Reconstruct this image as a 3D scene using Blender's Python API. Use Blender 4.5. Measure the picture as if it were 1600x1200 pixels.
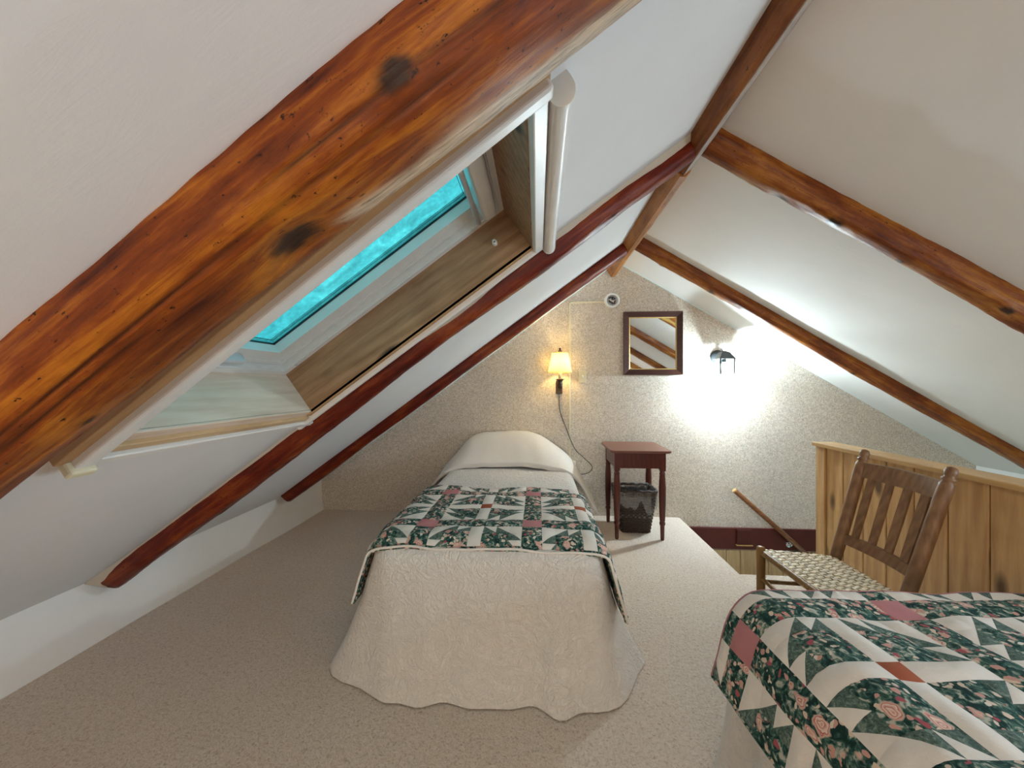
import bpy, bmesh, math, random
from mathutils import Vector, Matrix, noise
random.seed(7)
scn = bpy.context.scene
C = scn.collection
for o in list(bpy.data.objects): bpy.data.objects.remove(o)

# ------------------------------------------------------------------ camera, sky, lights, exposure
cam_d = bpy.data.cameras.new('camera'); cam = bpy.data.objects.new('camera', cam_d); C.objects.link(cam)
cam_d.sensor_width = 36.0; cam_d.lens = 36.0 * 600 / 1600; cam_d.clip_start = 0.02
cam.location = (0, 0, 1.25); cam.rotation_euler = (math.radians(90), 0, math.radians(3.81))
scn.camera = cam
scn.view_settings.view_transform = 'Standard'; scn.view_settings.look = 'None'
scn.view_settings.gamma = 1.0; scn.view_settings.use_curve_mapping = False
scn.view_settings.exposure = 1.1

w = bpy.data.worlds.new('sky'); scn.world = w; w.use_nodes = True
wn = w.node_tree.nodes; wl = w.node_tree.links; wn.clear()
wo = wn.new('ShaderNodeOutputWorld'); wb = wn.new('ShaderNodeBackground'); wt = wn.new('ShaderNodeTexNoise')
wr = wn.new('ShaderNodeValToRGB'); wt.inputs['Scale'].default_value = 3.0; wt.inputs['Detail'].default_value = 6
wr.color_ramp.elements[0].position = 0.3; wr.color_ramp.elements[0].color = (0.22, 0.76, 0.80, 1)
wr.color_ramp.elements[1].position = 0.75; wr.color_ramp.elements[1].color = (0.55, 1.0, 0.98, 1)
wl.new(wt.outputs['Fac'], wr.inputs['Fac']); wl.new(wr.outputs['Color'], wb.inputs['Color'])
wb.inputs['Strength'].default_value = 0.66; wl.new(wb.outputs[0], wo.inputs[0])

def lamp(name, loc, power, col, radius):
    d = bpy.data.lights.new(name, 'POINT'); d.energy = power; d.color = col; d.shadow_soft_size = radius
    o = bpy.data.objects.new(name, d); C.objects.link(o); o.location = loc
    return o
# warm fill added for an assumed, unseen lamp behind the viewer
lamp('assumed_lamp_fill', (-0.75, -0.9, 0.95), 6, (1.0, 0.62, 0.30), 0.10)
# daylight: added fill lights for assumed windows, unseen behind and right of view
def area_fill(name, loc, rot, sx_, sy_, power, col):
    d = bpy.data.lights.new(name, 'AREA'); d.shape = 'RECTANGLE'; d.size = sx_; d.size_y = sy_; d.energy = power; d.color = col
    o = bpy.data.objects.new(name, d); C.objects.link(o); o.location = loc; o.rotation_euler = rot
area_fill('gable_fill_light', (0.75, -2.56, 1.30), (math.radians(90), 0, 0), 1.5, 1.2, 13, (1.0, 0.86, 0.68))
area_fill('roof_fill_light', (2.70, 0.25, 1.20), (0, math.radians(59), 0), 1.0, 0.8, 34, (0.62, 0.84, 1.0))

# ------------------------------------------------------------------ room numbers (metres)
YB, YF = 3.69, -2.6            # far gable wall, wall behind the viewer
XL, XR = -2.15, 3.9            # knee walls
RX, RZ = 0.75, 2.40            # ridge
ML, MR = 0.725, 0.597          # roof slopes
def zl(x): return 1.859 + ML * x
def zr(x): return 2.85 - MR * x
LE = Vector((1, 0, ML)).normalized(); LN = Vector((ML, 0, -1)).normalized()      # up-slope, inward normal (left)
RE = Vector((-1, 0, MR)).normalized(); RN = Vector((-MR, 0, -1)).normalized()    # right

# ------------------------------------------------------------------ helpers
def tag(o, label=None, cat=None, group=None, kind=None):
    if label: o['label'] = label
    if cat: o['category'] = cat
    if group: o['group'] = group
    if kind: o['kind'] = kind
    return o
def empty(name, loc=(0, 0, 0), rz=0, parent=None):
    o = bpy.data.objects.new(name, None); C.objects.link(o); o.location = loc; o.rotation_euler = (0, 0, rz)
    o.empty_display_size = 0.05
    if parent: o.parent = parent
    return o
def world_of(o):
    m = Matrix.LocRotScale(o.location, o.rotation_euler, None)
    return world_of(o.parent) @ m if o.parent else m
def ob(name, vf, m, parent=None, smooth=False, world=True, loc=None):
    """vf = (verts, faces). With world=True the vertices are room coordinates."""
    vs, fs = vf
    if parent and world:
        inv = world_of(parent).inverted(); vs = [inv @ Vector(v) for v in vs]
    if loc is not None: vs = [Vector(v) - Vector(loc) for v in vs]
    me = bpy.data.meshes.new(name); me.from_pydata([tuple(v) for v in vs], [], fs); me.validate()
    if m: me.materials.append(m)
    if smooth:
        me.polygons.foreach_set('use_smooth', [True] * len(me.polygons))
    o = bpy.data.objects.new(name, me); C.objects.link(o)
    if loc is not None: o.location = loc
    if parent: o.parent = parent
    return o
def merge(*parts):
    V, F = [], []
    for vs, fs in parts:
        k = len(V); V += list(vs); F += [tuple(i + k for i in f) for f in fs]
    return V, F
def xf(vf, M): return [M @ Vector(v) for v in vf[0]], vf[1]
def box(x0, x1, y0, y1, z0, z1, bev=0.0, seg=2):
    bm = bmesh.new(); bmesh.ops.create_cube(bm, size=1)
    for v in bm.verts:
        v.co = Vector((x0 + (v.co.x + .5) * (x1 - x0), y0 + (v.co.y + .5) * (y1 - y0), z0 + (v.co.z + .5) * (z1 - z0)))
    if bev > 0: bmesh.ops.bevel(bm, geom=bm.edges[:], offset=bev, segments=seg, affect='EDGES', profile=0.5)
    return bm_vf(bm)
def bm_vf(bm):
    bm.verts.index_update(); bm.normal_update()
    r = ([v.co.copy() for v in bm.verts], [tuple(v.index for v in f.verts) for f in bm.faces]); bm.free(); return r
def lathe(prof, n=24, M=None, cap=True):
    V, F = [], []
    for r, z in prof:
        for i in range(n):
            a = 2 * math.pi * i / n; V.append(Vector((r * math.cos(a), r * math.sin(a), z)))
    for k in range(len(prof) - 1):
        for i in range(n):
            j = (i + 1) % n; F.append((k * n + i, k * n + j, (k + 1) * n + j, (k + 1) * n + i))
    if cap:
        F.append(tuple(reversed(range(n)))); F.append(tuple((len(prof) - 1) * n + i for i in range(n)))
    if M is not None: V = [M @ v for v in V]
    return V, F
def tube(pts, r, n=10, cap=True, flat=1.0):
    pts = [Vector(p) for p in pts]; V, F = [], []
    up = Vector((0, 0, 1))
    for k, p in enumerate(pts):
        d = (pts[min(k + 1, len(pts) - 1)] - pts[max(k - 1, 0)]).normalized()
        a = d.cross(up)
        if a.length < 1e-3: a = d.cross(Vector((1, 0, 0)))
        a.normalize(); b = a.cross(d).normalized()
        rr = r[k] if isinstance(r, (list, tuple)) else r
        for i in range(n):
            t = 2 * math.pi * i / n; V.append(p + a * (rr * math.cos(t)) + b * (rr * flat * math.sin(t)))
    for k in range(len(pts) - 1):
        for i in range(n):
            j = (i + 1) % n; F.append((k * n + i, k * n + j, (k + 1) * n + j, (k + 1) * n + i))
    if cap:
        F.append(tuple(range(n))[::-1]); F.append(tuple((len(pts) - 1) * n + i for i in range(n)))
    return V, F
def along(p0, p1, up=(0, 0, 1)):
    """matrix taking local z to the axis p0->p1"""
    p0, p1 = Vector(p0), Vector(p1); z = (p1 - p0).normalized(); x = Vector(up).cross(z)
    if x.length < 1e-4: x = Vector((1, 0, 0)).cross(z)
    x.normalize(); y = z.cross(x)
    return Matrix.Translation(p0) @ Matrix((x, y, z)).transposed().to_4x4()
def smooth_pts(pts, n=8):
    pts = [Vector(p) for p in pts]; out = []
    for i in range(len(pts) - 1):
        p0 = pts[max(i - 1, 0)]; p1 = pts[i]; p2 = pts[i + 1]; p3 = pts[min(i + 2, len(pts) - 1)]
        for k in range(n):
            t = k / n
            out.append(0.5 * ((2 * p1) + (p2 - p0) * t + (2 * p0 - 5 * p1 + 4 * p2 - p3) * t * t + (3 * p1 - p0 - 3 * p2 + p3) * t ** 3))
    return out + [pts[-1]]
def sstep(a, b, x):
    t = min(1, max(0, (x - a) / (b - a))); return t * t * (3 - 2 * t)
def lerp_table(tab, x):
    if x <= tab[0][0]: return tab[0][1]
    for (a, va), (b, vb) in zip(tab, tab[1:]):
        if x <= b: return va + (vb - va) * (x - a) / (b - a)
    return tab[-1][1]

# ------------------------------------------------------------------ materials
class NT:
    def __init__(s, name):
        s.m = bpy.data.materials.new(name); s.m.use_nodes = True; s.n = s.m.node_tree.nodes; s.l = s.m.node_tree.links
        s.n.clear(); s.out = s.n.new('ShaderNodeOutputMaterial'); s.b = s.n.new('ShaderNodeBsdfPrincipled')
        s.l.new(s.b.outputs[0], s.out.inputs[0]); s.tc = s.n.new('ShaderNodeTexCoord')
    def add(s, t, **kw):
        n = s.n.new(t)
        for k, v in kw.items():
            if k in n.inputs: n.inputs[k].default_value = v
            else: setattr(n, k, v)
        return n
    def map(s, scale=(1, 1, 1), rot=(0, 0, 0), src='Object'):
        n = s.add('ShaderNodeMapping'); n.inputs['Scale'].default_value = scale; n.inputs['Rotation'].default_value = rot
        s.l.new(s.tc.outputs[src], n.inputs['Vector']); return n.outputs[0]
    def noise(s, vec, scale, detail=4, rough=0.55, dist=0.0):
        n = s.add('ShaderNodeTexNoise', Scale=scale, Detail=detail, Roughness=rough, Distortion=dist); s.l.new(vec, n.inputs['Vector']); return n.outputs['Fac']
    def ramp(s, fac, stops, interp='LINEAR'):
        n = s.add('ShaderNodeValToRGB'); cr = n.color_ramp; cr.interpolation = interp
        while len(cr.elements) < len(stops): cr.elements.new(0.5)
        for e, (p, c) in zip(cr.elements, stops):
            e.position = p; e.color = (c[0], c[1], c[2], 1) if isinstance(c, (tuple, list)) else (c, c, c, 1)
        s.l.new(fac, n.inputs['Fac']); return n.outputs['Color']
    def mix(s, fac, a, b, mode='MIX'):
        n = s.add('ShaderNodeMix', data_type='RGBA', blend_type=mode)
        for sock, v in ((n.inputs[0], fac), (n.inputs[6], a), (n.inputs[7], b)):
            if isinstance(v, (int, float)): sock.default_value = v
            elif isinstance(v, (tuple, list)): sock.default_value = (v[0], v[1], v[2], 1)
            else: s.l.new(v, sock)
        return n.outputs[2]
    def math(s, op, a, b=0.0):
        n = s.add('ShaderNodeMath', operation=op)
        for sock, v in ((n.inputs[0], a), (n.inputs[1], b)):
            if isinstance(v, (int, float)): sock.default_value = v
            else: s.l.new(v, sock)
        return n.outputs[0]
    def attr(s, name): return s.add('ShaderNodeAttribute', attribute_name=name).outputs['Fac']
    def bump(s, h, strength=0.3, dist=0.01):
        n = s.add('ShaderNodeBump', Strength=strength, Distance=dist); s.l.new(h, n.inputs['Height']); s.l.new(n.outputs[0], s.b.inputs['Normal'])
    def base(s, c):
        if isinstance(c, (tuple, list)): s.b.inputs['Base Color'].default_value = (*c, 1)
        else: s.l.new(c, s.b.inputs['Base Color'])
    def rough(s, r, spec=0.5):
        if isinstance(r, (int, float)): s.b.inputs['Roughness'].default_value = r
        else: s.l.new(r, s.b.inputs['Roughness'])
        s.b.inputs['Specular IOR Level'].default_value = spec

def plain(name, col, rough=0.5, spec=0.5, var=0.12, scale=30, bump=0.1, metal=0.0):
    t = NT(name); v = t.map(); f = t.noise(v, scale, 4)
    t.base(t.ramp(f, [(0.3, [c * (1 - var) for c in col]), (0.7, [min(1, c * (1 + var)) for c in col])]))
    t.rough(rough, spec); t.bump(f, bump, 0.003); t.b.inputs['Metallic'].default_value = metal
    return t.m
def plaster(name, col):
    t = NT(name); v = t.map(); a = t.noise(v, 2.2, 5, 0.6); b = t.noise(v, 26, 5, 0.6)
    sc = t.noise(t.map((2.0, 9.0, 2.0), (0.3, 0.2, 0.5)), 3.0, 8, 0.65, 1.2)
    t.base(t.ramp(a, [(0.3, [c * 0.955 for c in col]), (0.7, col)])); t.rough(0.75, 0.25)
    h = t.math('ADD', t.math('MULTIPLY', b, 0.35), t.math('ADD', t.math('MULTIPLY', a, 0.8), t.math('MULTIPLY', sc, 0.45)))
    t.bump(h, 0.14, 0.012); return t.m
def logwood(name, dark, mid, light, gloss=0.28, hi=(0.62, 0.40, 0.16)):
    """stained round timber; object x runs along the log; attributes 'knot' and 'wane' mark knots, checks and bare edges"""
    t = NT(name)
    st = t.noise(t.map((1.3, 16, 16)), 2.2, 8, 0.65, 0.6); big = t.noise(t.map((2.4, 5, 5)), 1.7, 5, 0.6, 0.3)
    fl = t.noise(t.map((16, 26, 26)), 3.2, 3, 0.7)
    fg = t.noise(t.map((4, 110, 110)), 2.0, 5, 0.7, 0.2)
    f = t.math('ADD', t.math('MULTIPLY', fg, 0.16), t.math('ADD', t.math('MULTIPLY', st, 0.50), t.math('MULTIPLY', big, 0.44)))
    c = t.ramp(f, [(0.40, dark), (0.535, mid), (0.68, light)])
    c = t.mix(t.ramp(fl, [(0.29, 1.0), (0.36, 0.0)]), c, [x * 0.25 for x in dark])
    gr = t.noise(t.map((5, 60, 60)), 3, 6, 0.7, 0.4)
    wn_ = t.ramp(gr, [(0.3, (0.10, 0.07, 0.045)), (0.5, [h * 0.8 for h in hi]), (0.72, [min(1, h * 1.25) for h in hi])])
    c = t.mix(t.attr('wane'), c, wn_)
    c = t.mix(t.attr('knot'), c, (0.030, 0.011, 0.005))
    t.base(c); t.rough(t.ramp(big, [(0.3, gloss + 0.12), (0.7, gloss)]), 0.28)
    t.bump(t.math('ADD', t.math('MULTIPLY', st, 0.7), t.math('MULTIPLY', gr, 0.3)), 0.35, 0.008); return t.m
def sawn(name, dark, light, axis='x', rough=0.5, knots=True, grain=1.0, spec=0.4, coat=0.0):
    t = NT(name); sc = {'x': (0.9, 11, 11), 'y': (11, 0.9, 11), 'z': (11, 11, 0.9)}[axis]
    rnd = t.add('ShaderNodeObjectInfo').outputs['Random']
    mp = t.add('ShaderNodeMapping'); mp.inputs['Scale'].default_value = sc; t.l.new(t.tc.outputs['Object'], mp.inputs['Vector'])
    cx = t.add('ShaderNodeCombineXYZ'); k = t.math('MULTIPLY', rnd, 37.0)
    for i in range(3): t.l.new(k, cx.inputs[i])
    t.l.new(cx.outputs[0], mp.inputs['Location']); v = mp.outputs[0]
    wv = t.add('ShaderNodeTexWave', Scale=1.1 * grain, Distortion=5.0, Detail=3.0); wv.inputs['Detail Scale'].default_value = 1.2; wv.bands_direction = 'DIAGONAL'
    t.l.new(v, wv.inputs['Vector']); fn = t.noise(v, 3.5 * grain, 8, 0.65, 0.5)
    f = t.math('ADD', t.math('MULTIPLY', wv.outputs['Fac'], 0.16), t.math('MULTIPLY', fn, 0.84))
    c = t.ramp(f, [(0.30, dark), (0.66, light)])
    big = t.noise(t.map((2, 2, 2)), 2.0, 3)
    c = t.mix(0.35, c, t.ramp(big, [(0.3, dark), (0.7, light)]))
    if knots:
        s2 = {'x': (3.2, 8, 8), 'y': (8, 3.2, 8), 'z': (8, 8, 3.2)}[axis]
        m2 = t.add('ShaderNodeMapping'); m2.inputs['Scale'].default_value = s2; t.l.new(t.tc.outputs['Object'], m2.inputs['Vector']); t.l.new(cx.outputs[0], m2.inputs['Location'])
        vo = t.add('ShaderNodeTexVoronoi', Scale=0.85); t.l.new(m2.outputs[0], vo.inputs['Vector'])
        kf = t.ramp(vo.outputs['Distance'], [(0.11, 1.0), (0.22, 0.0)])
        c = t.mix(kf, c, [x * 0.30 for x in dark])
    t.base(c); t.rough(rough, spec); t.bump(f, 0.15, 0.004)
    t.b.inputs['Coat Weight'].default_value = coat; t.b.inputs['Coat Roughness'].default_value = 0.25
    return t.m

M = {}
M['plaster_l'] = plaster('plaster_warm_white', (0.79, 0.785, 0.79))
M['plaster_r'] = plaster('plaster_soft_white', (0.79, 0.765, 0.735))
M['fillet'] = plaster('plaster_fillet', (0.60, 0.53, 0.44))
M['knee'] = plaster('knee_wall_white', (0.89, 0.89, 0.885))
M['white'] = plain('white_paint', (0.78, 0.77, 0.75), 0.32, 0.5, 0.03, 12, 0.03)
M['alu'] = plain('grey_white_coated_metal', (0.55, 0.56, 0.58), 0.35, 0.5, 0.03, 20, 0.02)
M['black'] = plain('black_rubber', (0.012, 0.012, 0.015), 0.5)
M['iron'] = plain('black_iron', (0.02, 0.025, 0.028), 0.45)
M['chrome'] = plain('chrome_metal', (0.7, 0.7, 0.7), 0.2, 0.5, 0.03, 30, 0.0, 1.0)
M['cream'] = plain('cream_plastic', (0.72, 0.66, 0.48), 0.4, 0.5, 0.03)
M['whiteplastic'] = plain('white_plastic', (0.80, 0.79, 0.74), 0.4, 0.5, 0.03)
M['cord'] = plain('dark_cord', (0.03, 0.028, 0.025), 0.5)
M['bronze'] = plain('dark_bronze', (0.07, 0.045, 0.028), 0.35, 0.5, 0.2, 40, 0.1, 0.6)
M['gold'] = plain('gold_lip', (0.55, 0.38, 0.15), 0.35, 0.5, 0.1, 40, 0.1, 0.6)
M['log_near'] = logwood('stained_log_orange', (0.050, 0.007, 0.002), (0.22, 0.048, 0.005), (0.52, 0.185, 0.014), 0.33, (0.72, 0.56, 0.40))
M['log_red'] = logwood('stained_log_red', (0.045, 0.004, 0.002), (0.135, 0.013, 0.004), (0.28, 0.058, 0.009), 0.34, (0.30, 0.19, 0.13))
M['log_gold'] = logwood('stained_log_gold', (0.070, 0.012, 0.003), (0.20, 0.050, 0.007), (0.42, 0.165, 0.022), 0.34, (0.55, 0.36, 0.10))
M['ridge_wood'] = logwood('ridge_timber_brown', (0.075, 0.020, 0.007), (0.17, 0.050, 0.013), (0.30, 0.105, 0.025), 0.4, (0.60, 0.56, 0.52))
M['ridge_light'] = logwood('ridge_timber_light', (0.16, 0.055, 0.016), (0.33, 0.130, 0.035), (0.46, 0.20, 0.055), 0.45, (0.55, 0.40, 0.25))
M['pine_x'] = sawn('knotty_pine_lining', (0.22, 0.100, 0.042), (0.48, 0.28, 0.155), 'x', 0.5)
M['pine_pale'] = sawn('pale_pine_lining', (0.62, 0.46, 0.34), (0.82, 0.69, 0.58), 'y', 0.5, False)
M['pine_strip'] = sawn('tan_pine_strip', (0.33, 0.17, 0.07), (0.55, 0.33, 0.16), 'x', 0.5, False)
M['pine_strip_y'] = sawn('tan_pine_strip_across', (0.50, 0.33, 0.17), (0.70, 0.51, 0.30), 'y', 0.5, False)
M['plank'] = sawn('knotty_pine_plank', (0.42, 0.215, 0.075), (0.72, 0.455, 0.205), 'z', 0.45, True, 0.9)
M['cap'] = sawn('pine_cap', (0.45, 0.25, 0.09), (0.66, 0.42, 0.18), 'y', 0.4, False)
M['stairboard'] = sawn('stairwell_pine', (0.42, 0.27, 0.13), (0.62, 0.44, 0.24), 'z', 0.55)
M['redtrim'] = plain('dark_red_paint', (0.085, 0.010, 0.006), 0.35, 0.5, 0.2, 6, 0.05)
M['mahog'] = sawn('mahogany_red', (0.060, 0.010, 0.006), (0.125, 0.024, 0.014), 'z', 0.28, False, 1.4, 0.5)
M['mahog_top'] = sawn('mahogany_top', (0.115, 0.036, 0.022), (0.20, 0.070, 0.042), 'x', 0.30, False, 1.4, 0.5)
M['frame_dark'] = sawn('dark_mirror_frame', (0.030, 0.009, 0.007), (0.065, 0.020, 0.014), 'x', 0.3, False, 1.4)
M['chairwood'] = sawn('worn_chair_wood', (0.115, 0.052, 0.022), (0.30, 0.155, 0.072), 'z', 0.45, False, 1.5)
M['chairgold'] = sawn('golden_chair_leg', (0.16, 0.070, 0.014), (0.34, 0.175, 0.045), 'z', 0.40, False, 1.5)
M['railwood'] = sawn('handrail_wood', (0.14, 0.045, 0.014), (0.30, 0.12, 0.04), 'x', 0.35, False, 1.4)
M['splint'] = plain('woven_splint', (0.80, 0.66, 0.45), 0.45, 0.4, 0.15, 22, 0.1)
M['wicker'] = plain('dark_wicker', (0.038, 0.020, 0.013), 0.45, 0.5, 0.5, 60, 0.2)

def wallpaper():
    t = NT('speckled_wallpaper'); v = t.map()
    a = t.noise(v, 55, 3, 0.6, 1.5); b = t.noise(v, 62, 4, 0.65, 2.4); c = t.noise(v, 120, 2, 0.5, 1.0)
    col = t.ramp(a, [(0.30, (0.76, 0.69, 0.595)), (0.7, (0.81, 0.745, 0.655))])
    col = t.mix(t.ramp(b, [(0.47, 0.0), (0.56, 0.85)]), col, (0.47, 0.375, 0.275))
    col = t.mix(t.ramp(c, [(0.56, 0.0), (0.63, 0.75)]), col, (0.36, 0.35, 0.345))
    t.base(col); t.rough(0.6, 0.3); t.bump(a, 0.08, 0.003); return t.m
M['paper'] = wallpaper()
def carpet():
    t = NT('beige_cut_pile_carpet'); v = t.map(); a = t.noise(v, 150, 4, 0.7); b = t.noise(v, 75, 3, 0.6, 0.8); big = t.noise(v, 2.5, 3)
    f = t.math('ADD', t.math('MULTIPLY', a, 0.5), t.math('MULTIPLY', b, 0.5))
    col = t.ramp(f, [(0.32, (0.42, 0.28, 0.19)), (0.46, (0.77, 0.63, 0.52)), (0.60, (0.90, 0.79, 0.68))])
    t.base(t.mix(0.15, col, t.ramp(big, [(0.3, (0.56, 0.48, 0.40)), (0.7, (0.78, 0.71, 0.62))]))); t.rough(0.95, 0.05)
    t.b.inputs['Sheen Weight'].default_value = 0.25
    t.bump(f, 0.9, 0.015); return t.m
M['carpet'] = carpet()
def spread_mat():
    t = NT('white_embossed_bedspread'); v = t.map()
    a = t.noise(v, 9, 3, 0.55, 2.6); fine = t.noise(v, 150, 2, 0.5); mid = t.noise(v, 26, 3, 0.55, 1.8)
    vine = t.ramp(a, [(0.42, 0.0), (0.49, 1.0), (0.53, 1.0), (0.60, 0.0)])
    vine2 = t.ramp(mid, [(0.44, 0.0), (0.52, 1.0), (0.62, 0.2)])
    h = t.math('ADD', t.math('MULTIPLY', vine, 0.7), t.math('ADD', t.math('MULTIPLY', vine2, 0.6), t.math('MULTIPLY', fine, 0.30)))
    t.base(t.ramp(a, [(0.3, (0.74, 0.70, 0.66)), (0.7, (0.79, 0.755, 0.715))])); t.rough(0.85, 0.15); t.b.inputs['Sheen Weight'].default_value = 0.15
    t.bump(h, 0.55, 0.011); return t.m
M['spread'] = spread_mat()
def cover_mat():
    t = NT('white_ribbed_cotton'); v = t.map()
    wv = t.add('ShaderNodeTexWave', Scale=42.0, Distortion=1.2); wv.bands_direction = 'DIAGONAL'; t.l.new(v, wv.inputs['Vector'])
    f = t.noise(v, 120, 2)
    t.base(t.ramp(f, [(0.3, (0.76, 0.725, 0.68)), (0.7, (0.80, 0.77, 0.73))])); t.rough(0.85, 0.15)
    t.bump(t.math('ADD', t.math('MULTIPLY', wv.outputs['Fac'], 0.6), t.math('MULTIPLY', f, 0.4)), 0.22, 0.004); return t.m
M['cover'] = cover_mat()
def cotton(name, col, var=0.06):
    t = NT(name); v = t.map(); f = t.noise(v, 220, 2); g = t.noise(v, 14, 4, 0.6, 0.8)
    t.base(t.ramp(g, [(0.3, [c * (1 - var) for c in col]), (0.7, [min(1, c * (1 + var)) for c in col])])); t.rough(0.85, 0.15)
    t.bump(t.math('ADD', t.math('MULTIPLY', f, 0.35), g), 0.35, 0.006); return t.m
M['q_white'] = cotton('quilt_cream_cotton', (0.78, 0.72, 0.66))
M['q_pink'] = cotton('quilt_dusty_pink', (0.50, 0.215, 0.225))
M['q_terra'] = cotton('quilt_terracotta', (0.36, 0.10, 0.050))
def q_green():
    t = NT('quilt_mottled_green'); v = t.map(); f = t.noise(v, 70, 4, 0.65, 1.5)
    t.base(t.ramp(f, [(0.35, (0.045, 0.078, 0.068)), (0.52, (0.110, 0.165, 0.140)), (0.68, (0.27, 0.33, 0.285))])); t.rough(0.85, 0.15); t.bump(f, 0.2, 0.003); return t.m
M['q_green'] = q_green()
def q_floral():
    t = NT('quilt_floral_print'); v = t.map()
    d = t.add('ShaderNodeTexNoise', Scale=30.0, Detail=2.0); t.l.new(v, d.inputs['Vector'])
    vv = t.mix(0.035, v, d.outputs['Color'], 'ADD')
    lf = t.noise(v, 48, 3, 0.6, 1.0)
    c = t.ramp(lf, [(0.40, (0.012, 0.036, 0.033)), (0.48, (0.026, 0.080, 0.068)), (0.56, (0.095, 0.175, 0.140)), (0.64, (0.48, 0.47, 0.40))])
    v2 = t.add('ShaderNodeTexVoronoi', Scale=52.0); t.l.new(vv, v2.inputs['Vector'])
    r2 = t.add('ShaderNodeSeparateColor'); t.l.new(v2.outputs['Color'], r2.inputs[0])
    small = t.ramp(r2.outputs[0], [(0.0, (0.60, 0.33, 0.28)), (0.35, (0.70, 0.56, 0.45)), (0.7, (0.40, 0.10, 0.12)), (0.85, (0.72, 0.63, 0.54))], 'CONSTANT')
    m2 = t.math('MULTIPLY', t.ramp(v2.outputs['Distance'], [(0.36, 1.0), (0.42, 0.0)]), t.ramp(r2.outputs[1], [(0.36, 0.0), (0.37, 1.0)], 'CONSTANT'))
    c = t.mix(m2, c, small)
    v1 = t.add('ShaderNodeTexVoronoi', Scale=19.0); t.l.new(vv, v1.inputs['Vector'])
    r1 = t.add('ShaderNodeSeparateColor'); t.l.new(v1.outputs['Color'], r1.inputs[0])
    pet = t.ramp(t.math('FRACT', t.math('MULTIPLY', v1.outputs['Distance'], 7.5)), [(0.0, (0.42, 0.11, 0.12)), (0.35, (0.66, 0.36, 0.30)), (0.8, (0.76, 0.60, 0.50))])
    m1 = t.math('MULTIPLY', t.ramp(v1.outputs['Distance'], [(0.33, 1.0), (0.39, 0.0)]), t.ramp(r1.outputs[0], [(0.50, 0.0), (0.51, 1.0)], 'CONSTANT'))
    c = t.mix(m1, c, pet)
    t.base(c); t.rough(0.85, 0.15); t.bump(t.noise(v, 25, 3), 0.25, 0.006); return t.m
M['q_floral'] = q_floral()
def seethrough(name, tint, gloss, rough=0.05, noisy=False, milk=0.0):
    t = NT(name); t.n.remove(t.b)
    tr = t.add('ShaderNodeBsdfTransparent'); gl = t.add('ShaderNodeBsdfGlossy', Roughness=rough); mx = t.add('ShaderNodeMixShader', Fac=gloss)
    if noisy:
        f = t.noise(t.map((1, 1, 1)), 9, 7, 0.7, 1.2); f2 = t.noise(t.map(), 70, 3)
        f = t.math('ADD', t.math('MULTIPLY', f, 0.75), t.math('MULTIPLY', f2, 0.25))
        t.l.new(t.ramp(f, [(0.32, [c * 0.72 for c in tint]), (0.55, tint), (0.72, [min(1, c * 1.15 + 0.12) for c in tint])]), tr.inputs[0])
    else: tr.inputs[0].default_value = (*tint, 1)
    last = tr.outputs[0]
    if milk:
        df = t.add('ShaderNodeBsdfDiffuse'); df.inputs[0].default_value = (0.8, 0.8, 0.82, 1); m2 = t.add('ShaderNodeMixShader')
        t.l.new(t.ramp(t.noise(t.map((1, 1, 0.3)), 14, 5, 0.6, 2.0), [(0.45, milk * 0.3), (0.62, milk), (0.72, min(1, milk * 3.5))]), m2.inputs[0])
        t.l.new(tr.outputs[0], m2.inputs[1]); t.l.new(df.outputs[0], m2.inputs[2]); last = m2.outputs[0]
    t.l.new(last, mx.inputs[1]); t.l.new(gl.outputs[0], mx.inputs[2]); t.l.new(mx.outputs[0], t.out.inputs[0]); return t.m
M['skyglass'] = seethrough('wet_skylight_glass', (0.40, 0.78, 0.82), 0.03, 0.1, True)
M['lampglass'] = seethrough('lantern_glass', (0.93, 0.97, 0.97), 0.06)
M['bag'] = seethrough('clear_plastic_bag', (0.86, 0.88, 0.90), 0.14, 0.12, False, 0.12)
def mirror_m():
    t = NT('mirror_silver'); t.base((0.80, 0.82, 0.82)); t.b.inputs['Metallic'].default_value = 1.0; t.b.inputs['Roughness'].default_value = 0.02; return t.m
M['mirror'] = mirror_m()
def shade_m():
    t = NT('cream_fabric_shade'); t.n.remove(t.b)
    d = t.add('ShaderNodeBsdfDiffuse'); tl = t.add('ShaderNodeBsdfTranslucent'); mx = t.add('ShaderNodeMixShader', Fac=0.42)
    f = t.noise(t.map(), 160, 2); c = t.ramp(f, [(0.3, (0.84, 0.74, 0.36)), (0.7, (0.90, 0.80, 0.44))])
    t.l.new(c, d.inputs[0]); t.l.new(c, tl.inputs[0]); t.l.new(d.outputs[0], mx.inputs[1]); t.l.new(tl.outputs[0], mx.inputs[2]); t.l.new(mx.outputs[0], t.out.inputs[0]); return t.m
M['shade'] = shade_m()
def emit(name, col, s):
    t = NT(name); t.n.remove(t.b); e = t.add('ShaderNodeEmission', Strength=s); e.inputs[0].default_value = (*col, 1); t.l.new(e.outputs[0], t.out.inputs[0]); return t.m
M['bulb_cool'] = emit('cool_bulb', (0.86, 1.0, 1.0), 10)
M['bulb_warm'] = emit('warm_bulb', (1.0, 0.78, 0.40), 14)

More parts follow.
